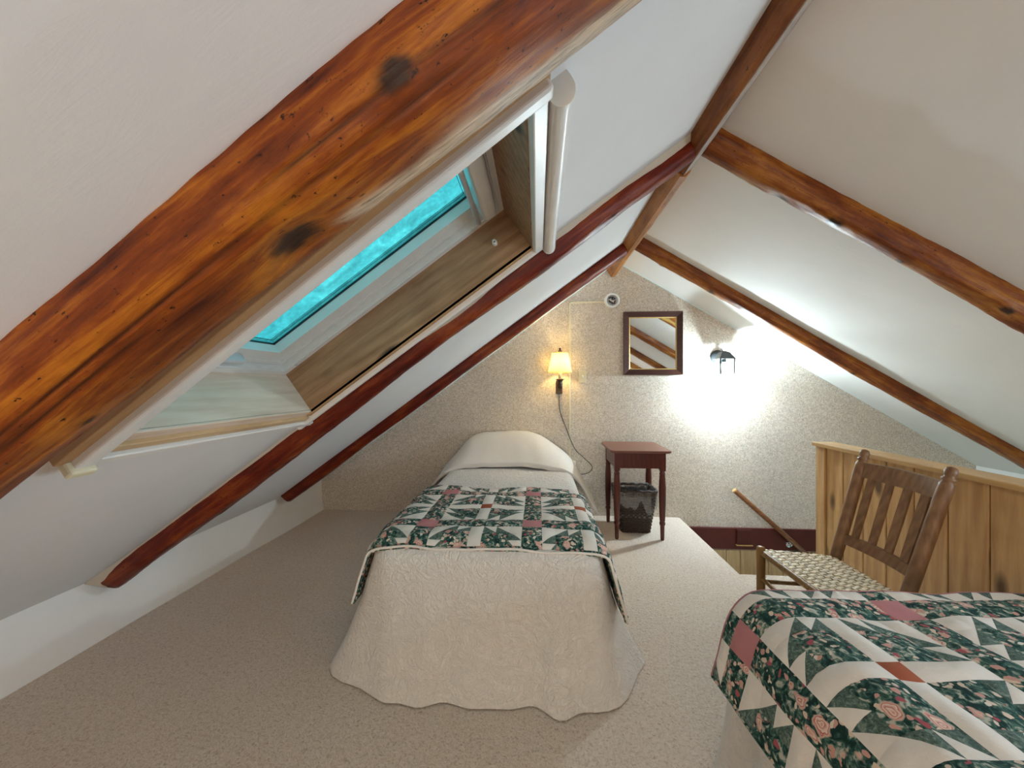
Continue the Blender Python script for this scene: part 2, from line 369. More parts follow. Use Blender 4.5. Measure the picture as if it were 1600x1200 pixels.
# ------------------------------------------------------------------ room shell
SX, SY = 1.35, 2.65      # stair opening: x > SX and y > SY
def quad(a, b, c, d): return [a, b, c, d], [(0, 1, 2, 3)]
def strip(prof, p0, p1):
    """extrude a list of points between two offsets"""
    V = [Vector(p) + Vector(p0) for p in prof] + [Vector(p) + Vector(p1) for p in prof]; n = len(prof)
    return V, [(i, i + 1, n + i + 1, n + i) for i in range(n - 1)]
r = 0.045; arc = [(r * math.sin(a), r * math.cos(a) - r) for a in [i * math.pi / 12 for i in range(7)]]
fl = merge(quad((XL, YF, 0), (SX - r, YF, 0), (SX - r, YB, 0), (XL, YB, 0)),
           quad((SX - r, YF, 0), (XR, YF, 0), (XR, SY - r, 0), (SX - r, SY - r, 0)),
           strip([(SX - r + a, 0, b) for a, b in arc] + [(SX, 0, -0.35)], (0, SY - r, 0), (0, YB, 0)),
           strip([(0, SY - r + a, b) for a, b in arc] + [(0, SY, -2.2)], (SX - r, 0, 0), (XR, 0, 0)))
tag(ob('floor', fl, M['carpet']), kind='structure')
# left slope with the skylight hole
HX0, HX1, HY0, HY1 = -0.995, -0.032, 0.778, 1.622
def lq(x0, x1, y0, y1): return quad((x0, y0, zl(x0)), (x1, y0, zl(x1)), (x1, y1, zl(x1)), (x0, y1, zl(x0)))
cl = ob('ceiling_left', merge(lq(XL - .05, HX0, YF, YB), lq(HX1, RX, YF, YB), lq(HX0, HX1, YF, HY0), lq(HX0, HX1, HY1, YB)), M['plaster_l'])
tag(cl, kind='structure')
cr_ = ob('ceiling_right', quad((RX, YF, zr(RX)), (XR + .05, YF, zr(XR + .05)), (XR + .05, YB, zr(XR + .05)), (RX, YB, zr(RX))), M['plaster_r'])
tag(cr_, kind='structure')
# far gable wall, running down into the stairwell
gb = [(XL, YB, -0.02), (SX, YB, -0.02), (SX, YB, -2.2), (XR, YB, -2.2), (XR, YB, zr(XR)), (RX, YB, RZ), (XL, YB, zl(XL))]
wb_ = tag(ob('wall_back', (gb, [tuple(range(len(gb)))]), M['paper']), kind='structure')
wf = [(XL, YF, -0.02), (XR, YF, -0.02), (XR, YF, zr(XR)), (RX, YF, RZ), (XL, YF, zl(XL))]
tag(ob('wall_front', (wf, [tuple(range(5))]), M['plaster_r']), kind='structure')
w3 = empty('assumed_window_3', (2.74, 0.25, zr(2.74))); tag(w3, kind='structure')  # assumed roof window, unseen; frame added around the cool fill light
for a_ in ((2.28, 2.36, -0.28, 0.78), (3.10, 3.18, -0.28, 0.78), (2.36, 3.10, -0.28, -0.22), (2.36, 3.10, 0.72, 0.78)):
    vf = box(a_[0], a_[1], a_[2], a_[3], -0.02, 0.0, 0.003, 1); ob('assumed_window_frame', ([Vector((v.x, v.y, zr(v.x) + v.z)) for v in vf[0]], vf[1]), M['white'], w3)
w2 = empty('assumed_window_2', (0.75, YF, 0.70)); tag(w2, kind='structure')  # gable window added to go with the warm fill; unseen, no opening
for a_ in ((-0.05, 1.55, 0.68, 0.73), (-0.05, 1.55, 1.87, 1.92), (-0.05, 0.0, 0.73, 1.87), (1.5, 1.55, 0.73, 1.87)):
    ob('assumed_window_frame', box(a_[0], a_[1], YF, YF + 0.03, a_[2], a_[3], 0.003, 1), M['white'], w2)
# plastered knee wall: slightly wavy, with a soft foot
V, F = [], []; ny = 70
prof = [(0.0, zl(XL) + 0.03), (0.0, 0.26), (0.004, 0.18), (0.010, 0.10), (0.018, 0.04), (0.030, -0.01)]
for j in range(ny + 1):
    y = YF + (YB - YF) * j / ny
    for dx, z in prof:
        V.append((XL + dx + 0.012 * noise.noise((0, y * 1.7, z * 3)), y, z + 0.012 * noise.noise((3, y * 1.3, 0)) * (z > 0.2)))
n = len(prof)
for j in range(ny):
    for i in range(n - 1): F.append((j * n + i, (j + 1) * n + i, (j + 1) * n + i + 1, j * n + i + 1))
tag(ob('wall_left', (V, F), M['knee'], smooth=True), kind='structure')
tag(ob('wall_right', quad((XR, YF, 0), (XR, YB, -2.2), (XR, YB, zr(XR)), (XR, YF, zr(XR))), M['knee']), kind='structure')
# stairwell lining: dark red board, pine boards under it
tr1 = tag(ob('trim_1', box(SX + 0.03, XR, YB - 0.022, YB, -0.275, -0.078, 0.004), M['redtrim']), kind='structure')
ob('raised_plate', merge(box(1.825, 1.96, YB - 0.040, YB - 0.02, -0.225, -0.085, 0.006)), M['redtrim'], tr1)
ob('plate_ledge', box(1.82, 1.965, YB - 0.046, YB - 0.02, -0.233, -0.225, 0.002), M['cap'], tr1)
x = SX + 0.02; i = 0
while x < 3.2:
    wd = 0.125 + 0.02 * math.sin(i * 2.1)
    ob('plank', box(x, x + wd - 0.004, YB - 0.016, YB, -1.9, -0.285, 0.003, 1), M['stairboard'], wb_); x += wd; i += 1

# ------------------------------------------------------------------ round timbers
def timber(name, m, p0, p1, down, ry, rn, off, seed, wob=0.10, knots=(), checks=(), wane=None, sq=2.3, prof=None, nl=110, na=40, bow=0.0, fine=1.0):
    """log from p0 to p1 (points on the ceiling). Local x along, y sideways, z = inward. ry, rn = half sizes. off = how far the axis hangs below the plaster"""
    p0, p1, down = Vector(p0), Vector(p1), Vector(down).normalized(); ax = (p1 - p0); L = ax.length; ax.normalize(); side = down.cross(ax).normalized()
    R = Matrix((ax, side, down)).transposed().to_4x4(); V, K, W, F = [], [], [], []
    for i in range(nl + 1):
        s = i / nl; sx = s * L
        pf = prof(s) if prof else 1.0
        cy = bow * math.sin(s * 5 + seed) + 0.012 * noise.noise((sx * 1.1, seed, 0)) ; cz = 0.010 * noise.noise((sx * 1.3, 0, seed))
        for k in range(na):
            a = 2 * math.pi * k / na; ca, sa = math.cos(a), math.sin(a)
            e = 2.0 / sq; x_ = math.copysign(abs(ca) ** e, ca); z_ = math.copysign(abs(sa) ** e, sa)
            g = 1 + wob * noise.noise((sx * 1.6, ca * 1.2 + seed * 3, sa * 1.2)) + 0.35 * fine * wob * noise.noise((sx * 7, ca * 3 + seed, sa * 3)) + 0.25 * fine * wob * noise.noise((sx * 22, ca * 7 + seed, sa * 7))
            kn = wn_ = 0.0
            for (ks, ka, kr, kd) in knots:      # position along, angle, radius(m), relief(+bump/-hollow)
                da = math.atan2(math.sin(a - ka), math.cos(a - ka)) * ry * pf; d = math.hypot((sx - ks) * 0.62, da)
                if d < kr * 2.2:
                    g += kd / ry * math.exp(-(d / kr) ** 2); kn = max(kn, 1 - sstep(kr * 0.45, kr * 1.0, d + 0.25 * kr * noise.noise((sx * 40, a * 9, seed))))
            for (c0, c1, ka, slope, dep) in checks:   # drying cracks running along
                if c0 < sx < c1:
                    ka2 = ka + slope * (sx - c0) + 0.06 * noise.noise((sx * 4, ka, 1)); da = abs(math.atan2(math.sin(a - ka2), math.cos(a - ka2)))
                    wdt = 2 * math.pi / na * 0.9
                    if da < wdt: g -= dep / ry * (1 - da / wdt); kn = max(kn, 0.85 * (1 - da / wdt) * sstep(c0, c0 + .1, sx) * sstep(c1, c1 - .1, sx))
            if wane: wn_ = wane(sx, a, noise.noise((sx * 6, a * 2, seed)))
            V.append((sx, x_ * ry * g * pf + cy, z_ * rn * g * pf + off + cz)); K.append(kn); W.append(wn_)
    for i in range(nl):
        for k in range(na):
            j = (k + 1) % na; F.append((i * na + k, i * na + j, (i + 1) * na + j, (i + 1) * na + k))
    F.append(tuple(range(na))[::-1]); F.append(tuple(nl * na + k for k in range(na)))
    o = ob(name, (V, F), m, smooth=True)
    for nm, dat in (('knot', K), ('wane', W)):
        at = o.data.attributes.new(nm, 'FLOAT', 'POINT'); at.data.foreach_set('value', dat)
    o.matrix_world = Matrix.Translation(p0) @ R
    return o
D90 = math.pi / 2
# local side axis of a left-slope timber whose x runs up-slope: down x ax -> which way is +y?
def lpt(x, y): return (x, y, zl(x))
def rpt(x, y): return (x, y, zr(x))
# big near log beside the skylight (down = +z local, angle 90 = straight into the room)
def near_wane(s, a, nz):
    # pale bare edge along the side next to the skylight, upper half
    side = math.atan2(math.sin(a - NEAR_A), math.cos(a - NEAR_A))
    return 0.9 * sstep(2.16, 2.22, s + 0.05 * nz) * (1 - sstep(0.20, 0.42, abs(side) - 0.25 * nz)) * (1 - sstep(3.0, 3.3, s))
FAR_SGN = 1 if LN.cross(LE).y > 0 else -1      # +1 when local +y looks to the far wall
NEAR_A = D90 - 0.46 if FAR_SGN > 0 else D90 + 0.46
def ang(fwd):    # angle of a direction: 0 = straight down into the room, positive = towards the far wall
    return D90 - fwd if FAR_SGN > 0 else D90 + fwd
nb = timber('rafter', M['log_near'], lpt(XL + 0.02, 0.588), lpt(RX - 0.10, 0.572), LN, 0.094, 0.080, 0.020, 1.0, 0.07,
    knots=[(2.10, ang(0.10), 0.036, -0.020), (2.36, ang(-1.10), 0.026, 0.008), (1.15, ang(-0.4), 0.010, 0.003), (2.7, ang(-0.6), 0.02, 0.006), (1.62, ang(0.15), 0.012, 0.002)],
    checks=[(0.2, 2.5, ang(-0.72), 0.04, 0.008), (0.9, 1.9, ang(-0.42), -0.02, 0.005), (0.3, 1.5, ang(-0.1), 0.0, 0.005), (2.1, 3.2, ang(-1.05), 0.05, 0.007)],
    wane=near_wane, sq=2.5, nl=280, na=104, prof=lambda s: 1.0 + 0.03 * math.sin(s * 9 + 1.0))
tag(nb, 'thick orange-brown log rafter beside the skylight, nearest to the viewer', 'rafter', 'log rafters of the left roof slope')
edge = lambda lo, amt, sgn: (lambda s, a, nz: amt * (1 - sstep(0.10, 0.34, abs(math.atan2(math.sin(a - ang(sgn)), math.cos(a - ang(sgn)))) + 0.35 * nz)) * (1 if s > lo else 0))
mid = timber('rafter', M['log_red'], lpt(XL + 0.02, 1.80), lpt(RX - 0.06, 1.80), LN, 0.066, 0.062, 0.020, 2.0, 0.14,
    knots=[(1.0, ang(-0.4), 0.014, 0.004), (0.55, ang(-0.2), 0.013, 0.003), (2.2, ang(-0.4), 0.014, 0.003), (3.0, ang(-.3), 0.014, 0.003)],
    wane=edge(1.3, 0.8, 1.25), nl=160, na=44, prof=lambda s: 1.14 - 0.18 * sstep(0.15, 0.6, s))
tag(mid, 'dark red-brown log rafter running down the far side of the skylight to the knee wall', 'rafter', 'log rafters of the left roof slope')
far = timber('rafter', M['log_red'], lpt(XL + 0.04, 3.09), lpt(RX - 0.06, 3.05), LN, 0.060, 0.056, 0.022, 5.0, 0.12,
    knots=[(1.2, ang(-.3), 0.012, 0.003)], wane=edge(0.9, 0.45, 0.9), nl=140, na=36)
tag(far, 'slim reddish log rafter just in front of the papered gable wall, left slope', 'rafter', 'log rafters of the left roof slope')
RS = 1 if RN.cross(RE).y > 0 else -1
def rang(fwd): return D90 - fwd if RS > 0 else D90 + fwd
redge = lambda lo, hi, amt, sgn: (lambda s, a, nz: amt * (1 - sstep(0.15, 0.5, abs(math.atan2(math.sin(a - rang(sgn)), math.cos(a - rang(sgn)))) + 0.35 * nz)) * sstep(lo, lo + .1, s) * sstep(hi, hi - .1, s))
def right_rafter(y, m, label, seed, knots=(), wane=None, ry=0.066, rn=0.066, res=(140, 40), bow=0.01):
    o = timber('rafter', m, rpt(XR - 0.1, y), rpt(RX + 0.04, y), RN, ry, rn, 0.020, seed, 0.15, knots=knots, wane=wane, nl=res[0], na=res[1], bow=bow)
    tag(o, label, 'rafter', 'log rafters of the right roof slope'); return o
LR = (Vector(rpt(RX + .04, 0)) - Vector(rpt(XR - .1, 0))).length
right_rafter(1.80, M['log_gold'], 'brown log rafter high on the right slope, the nearer of the two in view', 11.0,
    knots=[(LR - 0.42, rang(0.55), 0.036, -0.010), (LR - 0.66, rang(-0.2), 0.030, 0.006), (LR - 1.0, rang(0.1), 0.016, 0.004), (LR - 1.45, rang(-0.5), 0.024, 0.008), (LR - 1.75, rang(0.0), 0.03, 0.006)],
    wane=redge(LR - 0.36, LR - 0.0, 0.8, 0.9), res=(220, 52))
right_rafter(3.06, M['log_gold'], 'golden-brown log rafter on the right slope, next to the papered gable wall', 12.0,
    knots=[(LR - 0.25, rang(0.6), 0.014, 0.006), (LR - 0.68, rang(0.0), 0.024, 0.004), (LR - 1.2, rang(0.2), 0.016, 0.004), (LR - 1.9, rang(0.0), 0.02, 0.004)],
    wane=redge(LR - 1.0, LR, 0.75, 0.75), ry=0.058, rn=0.060)
for y, s, lb in ((0.52, 13.0, 'log rafter seen only in the mirror, as its middle diagonal'), (-0.76, 14.0, 'log rafter seen only in the mirror, cutting its lower left corner')):
    right_rafter(y, M['log_gold'], lb, s, res=(70, 24))
# plaster lips where the near faces of the left rafters meet the ceiling
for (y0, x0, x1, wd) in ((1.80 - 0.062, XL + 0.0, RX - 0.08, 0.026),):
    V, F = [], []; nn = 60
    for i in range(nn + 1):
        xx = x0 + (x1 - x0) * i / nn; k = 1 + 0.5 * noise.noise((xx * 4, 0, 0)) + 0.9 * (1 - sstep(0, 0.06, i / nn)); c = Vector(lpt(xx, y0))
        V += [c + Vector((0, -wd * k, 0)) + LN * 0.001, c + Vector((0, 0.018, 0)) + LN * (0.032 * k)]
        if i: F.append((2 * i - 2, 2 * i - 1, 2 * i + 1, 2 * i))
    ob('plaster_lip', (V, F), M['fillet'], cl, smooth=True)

# ridge timbers
def plankbeam(name, m, y0, y1, pts, seed, nl=60, wanef=None):
    """pts = cross-section corners (x,z); swept along y with waviness. Object x runs along the beam"""
    V, K, W, F = [], [], [], []; n = len(pts); cx = sum(p[0] for p in pts) / n; cz = sum(p[1] for p in pts) / n; L = y1 - y0
    fine = []
    for i in range(n):
        a, b = pts[i], pts[(i + 1) % n]
        for k in range(6): fine.append((a[0] + (b[0] - a[0]) * k / 6, a[1] + (b[1] - a[1]) * k / 6, i, k))
    m_ = len(fine)
    for j in range(nl + 1):
        y = L * j / nl
        for (px, pz, e, k) in fine:
            g = 1 + 0.05 * noise.noise((y * 2.2, px * 8 + seed, pz * 8)) + 0.03 * noise.noise((y * 9, px * 14 + seed, pz * 14))
            V.append((y, -(px - cx) * g, (pz - cz) * g)); K.append(0.0); W.append(wanef(y, e, k) if wanef else 0.0)
    for j in range(nl):
        for i in range(m_):
            i2 = (i + 1) % m_; F.append((j * m_ + i, j * m_ + i2, (j + 1) * m_ + i2, (j + 1) * m_ + i))
    F.append(tuple(range(m_))[::-1]); F.append(tuple(nl * m_ + i for i in range(m_)))
    o = ob(name, (V, F), m)
    for nm, dat in (('knot', K), ('wane', W)):
        at = o.data.attributes.new(nm, 'FLOAT', 'POINT'); at.data.foreach_set('value', dat)
    o.location = (cx, y0, cz); o.rotation_euler = (0, 0, math.pi / 2); return o
ra = plankbeam('ridge_beam', M['ridge_wood'], YF + 0.01, 2.02, [(0.632, 2.40), (0.648, 2.372), (0.690, 2.283), (0.712, 2.268), (0.752, 2.30), (0.80, 2.40)], 3, 120, lambda y, e, k: 0.75 if e == 3 else 0.0)
tag(ra, 'dark wide ridge beam along the roof peak, nearer stretch', 'beam')
rb = plankbeam('ridge_beam', M['ridge_light'], 1.93, YB - 0.005, [(0.628, 2.385), (0.634, 2.366), (0.695, 2.262), (0.722, 2.262), (0.745, 2.285), (0.79, 2.40)], 8, 60)
tag(rb, 'lighter brown ridge timber with a long crack, ending at the gable wall', 'beam')

# ------------------------------------------------------------------ skylight (window_1)
O0 = Vector((HX0, 0, zl(HX0)))
def S(s, y, n): return O0 + LE * s + Vector((0, y, 0)) - LN * n        # n > 0 goes out through the roof
SL = (HX1 - HX0) * math.sqrt(1 + ML * ML)
def sbox(s0, s1, y0, y1, n0, n1, bev=0.0, seg=2):
    vf = box(s0, s1, y0, y1, n0, n1, bev, seg); return [S(*v) for v in vf[0]], vf[1]
win = empty('window_1', S(0, (HY0 + HY1) / 2, 0)); win.rotation_euler = (0, -math.atan(ML), 0); tag(win, kind='structure')
DP = 0.19
ob('lining_board', sbox(-0.0, SL, HY1, HY1 + 0.02, -0.012, DP + .05), M['pine_x'], win)
ob('lining_board', sbox(-0.0, SL, HY0 - 0.02, HY0, -0.012, DP + .05), M['pine_x'], win)
ob('lining_board', sbox(-0.02, 0, HY0 - .02, HY1 + .02, 0.0, DP + .05), M['pine_pale'], win)
ob('lining_board', sbox(SL, SL + 0.02, HY0 - .02, HY1 + .02, -0.012, DP + .05), M['pine_x'], win)
def ring(w0, w1, n0, n1, w0b=None, w1b=None):
    """rectangular ring inside the opening between insets w0 and w1"""
    w0b = w0 if w0b is None else w0b; w1b = w1 if w1b is None else w1b
    def rect(wd, n): return [S(wd * .78, HY0 + wd, n), S(SL - wd * .78, HY0 + wd, n), S(SL - wd * .78, HY1 - wd, n), S(wd * .78, HY1 - wd, n)]
    V = rect(w0, n0) + rect(w1, n0) + rect(w0b, n1) + rect(w1b, n1); F = []
    for i in range(4):
        j = (i + 1) % 4
        F += [(i, j, 4 + j, 4 + i), (8 + i, 12 + i, 12 + j, 8 + j), (4 + i, 4 + j, 12 + j, 12 + i), (i, 8 + i, 8 + j, j)]
    return V, F
ob('outer_frame', merge(ring(0.0, 0.030, DP, DP + 0.08), ring(0.030, 0.036, DP + 0.006, DP + .08)), M['white'], win)
sash = ob('sash', merge(ring(0.038, 0.060, DP + 0.030, DP + 0.09), ring(0.060, 0.126, DP + 0.034, DP + 0.10, 0.060, 0.130)), M['white'], win)
ob('gasket', merge(ring(0.126, 0.131, DP + 0.072, DP + 0.08), ring(0.150, 0.1525, DP + 0.0795, DP + 0.0800)), M['black'], sash)
ob('glass', sbox(0.096, SL - 0.096, HY0 + 0.126, HY1 - 0.126, DP + 0.080, DP + 0.084), M['skyglass'], sash)
# ventilation bar and flap at the top, latch bar at the bottom
ob('ventilation_flap', sbox(SL - 0.105, SL - 0.040, HY0 + 0.05, HY1 - 0.075, DP - 0.035, DP + 0.03, 0.02, 4), M['white'], win, smooth=True)
ob('ventilation_bar', tube([S(SL - 0.128, HY0 + 0.06, DP - 0.02), S(SL - 0.128, HY1 - 0.09, DP - 0.02)], 0.010, 12), M['alu'], win, smooth=True)
ob('latch_bar', merge(sbox(0.050, 0.072, HY0 + 0.12, HY1 - 0.30, DP - 0.004, DP + 0.040, 0.006)), M['alu'], win)
ob('screw', lathe([(0.007, 0), (0.007, 0.003), (0.004, 0.005)], 12, along(S(0.075, HY1 - 0.017, DP), S(0.075, HY1 - 0.017, DP - 0.01))), M['alu'], win)
kn = ob('blind_stop', lathe([(0.011, 0), (0.011, 0.012), (0.009, 0.030), (0.0055, 0.030), (0.005, 0.012)], 18, along(S(1.075, HY1, 0.095), S(1.075, HY1 - 0.1, 0.095)), cap=False), M['whiteplastic'], win, smooth=True)
# rebate strips and white casing
ob('rebate_strip', sbox(-0.03, SL + 0.02, HY1 + 0.0, HY1 + 0.026, -0.016, 0.0, 0.002, 1), M['pine_strip'], win)
ob('rebate_strip', sbox(-0.036, -0.0, HY0, HY1 + 0.01, -0.010, 0.0, 0.002, 1), M['pine_pale'], win)
ob('rebate_strip', sbox(-0.062, -0.036, HY0, HY1 + 0.02, -0.022, 0.0, 0.002, 1), M['pine_strip_y'], win)
def splay(vf):   # the casing beside the near log runs slightly out of square
    out = []
    for v in vf[0]:
        s_ = (Vector(v) - O0).dot(LE); out.append(Vector(v) + Vector((0, 0.040 * (1 - s_ / SL), 0)))
    return out, vf[1]
def casing(s0, s1, y0, y1, axis):
    if axis == 's':
        k = (y1 - y0); return merge(sbox(s0, s1, y0, y0 + k * .45, -0.034, 0, 0.004), sbox(s0, s1, y0 + k * .47, y0 + k * .74, -0.026, 0, 0.003), sbox(s0, s1, y0 + k * .76, y1, -0.018, 0, 0.003))
    k = (s1 - s0); return merge(sbox(s1 - k * .45, s1, y0, y1, -0.034, 0, 0.004), sbox(s1 - k * .74, s1 - k * .47, y0, y1, -0.026, 0, 0.003), sbox(s0, s1 - k * .76, y0, y1, -0.018, 0, 0.003))
ob('casing', casing(-0.115, SL + 0.045, HY1 + 0.028, HY1 + 0.082, 's'), M['white'], win)
ob('casing', casing(-0.118, -0.064, HY0 + 0.04, HY1 + 0.082, 'y'), M['white'], win)
ob('casing', sbox(SL + 0.004, SL + 0.045, HY0, HY1 + 0.05, -0.034, 0.0, 0.004), M['white'], win)
ob('casing', splay(sbox(-0.066, SL + 0.045, HY0 - 0.040, HY0 - 0.002, -0.050, -0.004, 0.008, 3)), M['white'], win)
ob('casing_backing', splay(sbox(-0.072, SL + 0.05, HY0 - 0.066, HY0 - 0.003, -0.030, 0.0, 0.003)), M['pine_strip'], win)
ob('casing_end_cap', splay(sbox(-0.086, -0.062, HY0 - 0.050, HY0 + 0.004, -0.060, 0.0, 0.006)), M['cream'], win)
# roller blind cassette along the head of the skylight
cs = empty('blind_cassette', S(SL + 0.083, 1.28, 0.0)); tag(cs, 'white rounded roller-blind cassette along the top edge of the skylight', 'blind')
pf = [(0.0, 0.0), (0.0, -0.040), (0.008, -0.054), (0.022, -0.060), (0.036, -0.058), (0.048, -0.050), (0.058, -0.036), (0.062, -0.016), (0.062, 0.0)]
pf = [(p_.x, p_.y) for p_ in smooth_pts([(a, b, 0) for a, b in pf], 4)]
def sweep(prof, y0, y1):
    V = [S(SL + 0.050 + a, y0, b) for a, b in prof] + [S(SL + 0.050 + a, y1, b) for a, b in prof]; n = len(prof)
    return V, [(i, (i + 1) % n, n + (i + 1) % n, n + i) for i in range(n)] + [tuple(range(n)), tuple(range(2 * n - 1, n - 1, -1))]
ob('cassette_body', sweep(pf, 0.812, 1.695), M['white'], cs)
ob('cassette_end_cap', sweep([(a * 1.03 - .001, b * 1.03) for a, b in pf], 0.800, 0.812), M['whiteplastic'], cs)
ob('cassette_end_cap', sweep([(a * 1.03 - .001, b * 1.03) for a, b in pf], 1.695, 1.705), M['whiteplastic'], cs)
ob('rating_sticker', merge(([S(SL + 0.113, y, -n_) for y in (0.83, 0.87) for n_ in (0.006, 0.014)], [(0, 1, 3, 2)])), M['alu'], cs)

# ------------------------------------------------------------------ things on the gable wall
# mirror
mx0, mx1, mz0, mz1 = 0.806, 1.342, 1.335, 1.925
mr = empty('wall_mirror', ((mx0 + mx1) / 2, YB - 0.012, mz0)); mr.rotation_euler = (0, math.radians(-0.9), 0)
tag(mr, 'square mirror in a dark mahogany frame on the papered wall', 'mirror')
def frame_piece(a, b, c, d, dep0, dep1):
    """outer a-b, inner d-c in (x,z): a moulded mitred piece"""
    V = []
    for (x, z), y in ((a, YB - .004), (b, YB - .004), (c, YB - .004), (d, YB - .004)): V.append((x, y, z))
    for (x, z), y in ((a, dep0), (b, dep0), (c, dep1), (d, dep1)): V.append((x, y, z))
    return V, [(0, 1, 2, 3), (4, 7, 6, 5), (0, 4, 5, 1), (1, 5, 6, 2), (2, 6, 7, 3), (3, 7, 4, 0)]
fw = 0.050; o_ = [(mx0, mz0), (mx1, mz0), (mx1, mz1), (mx0, mz1)]; i_ = [(mx0 + fw, mz0 + fw), (mx1 - fw, mz0 + fw), (mx1 - fw, mz1 - fw), (mx0 + fw, mz1 - fw)]
g_ = 0.010; l_ = [(mx0 + fw + g_, mz0 + fw + g_), (mx1 - fw - g_, mz0 + fw + g_), (mx1 - fw - g_, mz1 - fw - g_), (mx0 + fw + g_, mz1 - fw - g_)]
for k in range(4):
    j = (k + 1) % 4
    fr_ = ob('frame_rail', frame_piece(o_[k], o_[j], i_[j], i_[k], YB - .042, YB - .026), M['frame_dark'], mr)
    ob('gold_lip', frame_piece(i_[k], i_[j], l_[j], l_[k], YB - .024, YB - .019), M['gold'], fr_)
ob('mirror_glass', box(l_[0][0] - .002, l_[1][0] + .002, YB - .018, YB - .006, l_[0][1] - .002, l_[2][1] + .002), M['mirror'], mr)

# junction box with loose wires, surface raceway
jb = empty('junction_box', (0.70, YB, 2.037)); tag(jb, 'round white open electrical box with loose wires high on the gable wall', 'electrical box')
MJ = along((0.70, YB, 2.037), (0.70, YB - 1, 2.037))
ob('box_ring', lathe([(0.072, 0), (0.072, 0.022), (0.066, 0.028), (0.052, 0.028), (0.050, 0.010), (0.050, 0.004)], 36, MJ, cap=False), M['whiteplastic'], jb, smooth=True)
ob('box_back', lathe([(0.0505, 0.003), (0.0505, 0.006)], 30, MJ), M['alu'], jb)
for k, (pts, mm, rr) in enumerate(((((-.03, .02), (-.01, .028), (.01, .01), (.03, .022)), 'black', 0.007), (((-.02, .01), (0, -.01), (.02, -.004), (.032, -.025)), 'whiteplastic', 0.005),
                                   (((.03, .0), (.022, -.014), (.034, -.02), (.014, -.03)), 'redtrim', 0.006), (((-.028, .0), (-.02, -.016), (-.004, -.012), (.004, -.034)), 'black', 0.006), (((.0, .03), (.012, .022), (.004, .012)), 'black', 0.010))):
    ob('wire', tube(smooth_pts([(0.70 + a, YB - 0.018 - 0.006 * (i % 2), 2.037 + b) for i, (a, b) in enumerate(pts)], 5), rr, 7), M[mm], jb, smooth=True)
rc = empty('cable_raceway', (0.305, YB, 0.52)); tag(rc, 'thin cream cable raceway running along and down the gable wall behind the lamp', 'raceway')
ob('raceway_channel', box(0.300, 0.632, YB - 0.012, YB, 2.018, 2.034, 0.002, 1), M['cream'], rc)
ob('raceway_channel', box(0.298, 0.314, YB - 0.012, YB, 0.52, 2.034, 0.002, 1), M['cream'], rc)
ot = empty('wall_outlet', (0.325, YB, 0.50)); tag(ot, 'small cream outlet box low on the wall behind the pillow', 'outlet')
ob('outlet_body', box(0.290, 0.362, YB - 0.032, YB, 0.485, 0.522, 0.004), M['cream'], ot)
ob('outlet_plate', box(0.296, 0.356, YB - 0.036, YB - 0.031, 0.489, 0.518, 0.002, 1), M['whiteplastic'], ot)
sw = empty('light_switch', (0.425, YB, 1.317)); tag(sw, 'cream light switch plate beside the lit wall lamp', 'switch')
ob('switch_plate', box(0.389, 0.461, YB - 0.008, YB, 1.260, 1.375, 0.003), M['cream'], sw)
ob('switch_toggle', box(0.418, 0.432, YB - 0.022, YB - 0.007, 1.308, 1.332, 0.003), M['whiteplastic'], sw)

# wall sconce with cream shade
sx, sy = 0.205, 3.545
sc = empty('wall_lamp', (sx, YB, 1.17)); tag(sc, 'lit wall lamp with a cream fabric shade and dark swing arm', 'lamp')
prs = [(0.108, 1.357), (0.100, 1.395), (0.090, 1.445), (0.080, 1.50), (0.073, 1.535)]
shd = ob('lamp_shade', lathe(prs, 40, Matrix.Translation((sx, sy, 0)), cap=False), M['shade'], sc, smooth=True)
for r_, z_ in ((0.108, 1.357), (0.073, 1.535)):
    ob('shade_rim', tube([(sx + r_ * math.cos(a), sy + r_ * math.sin(a), z_) for a in [i * math.pi / 20 for i in range(41)]], 0.0025, 6, False), M['gold'], shd, smooth=True)
ob('shade_spider', merge(tube([(sx - 0.073, sy, 1.53), (sx, sy, 1.545), (sx + 0.073, sy, 1.53)], 0.002, 6), tube([(sx, sy - 0.073, 1.53), (sx, sy, 1.545), (sx, sy + .073, 1.53)], 0.002, 6)), M['bronze'], sc)
ob('finial', lathe([(0.010, 1.543), (0.020, 1.548), (0.020, 1.556), (0.008, 1.560), (0.013, 1.568), (0.010, 1.578), (0.003, 1.582)], 16, Matrix.Translation((sx, sy, 0))), M['bronze'], sc, smooth=True)
ob('lamp_bulb', lathe([(0.008, 1.40), (0.016, 1.415), (0.022, 1.435), (0.020, 1.455), (0.010, 1.472), (0.002, 1.478)], 16, Matrix.Translation((sx, sy, 0))), M['bulb_warm'], sc, smooth=True)
ob('candle_sleeve', lathe([(0.015, 1.30), (0.015, 1.40)], 16, Matrix.Translation((sx, sy, 0))), M['cream'], sc, smooth=True)
ob('lamp_holder', lathe([(0.012, 1.205), (0.024, 1.215), (0.018, 1.235), (0.026, 1.25), (0.016, 1.262), (0.03, 1.285), (0.045, 1.292), (0.018, 1.300)], 18, Matrix.Translation((sx, sy, 0))), M['bronze'], sc, smooth=True)
ob('swing_arm', merge(tube(smooth_pts([(sx, sy, 1.225), (sx + .01, sy + 0.05, 1.20), (sx + .005, YB - 0.04, 1.225), (sx, YB - 0.01, 1.23)], 6), 0.009, 10)), M['bronze'], sc, smooth=True)
ob('wall_plate', box(sx - 0.030, sx + 0.030, YB - 0.018, YB, 1.155, 1.285, 0.006), M['bronze'], sc)
so = lamp('wall_lamp_light', (sx, sy, 1.44), 6.5, (1.0, 0.70, 0.27), 0.03); so.parent = sc; so.matrix_parent_inverse = Matrix.Translation(sc.location).inverted()
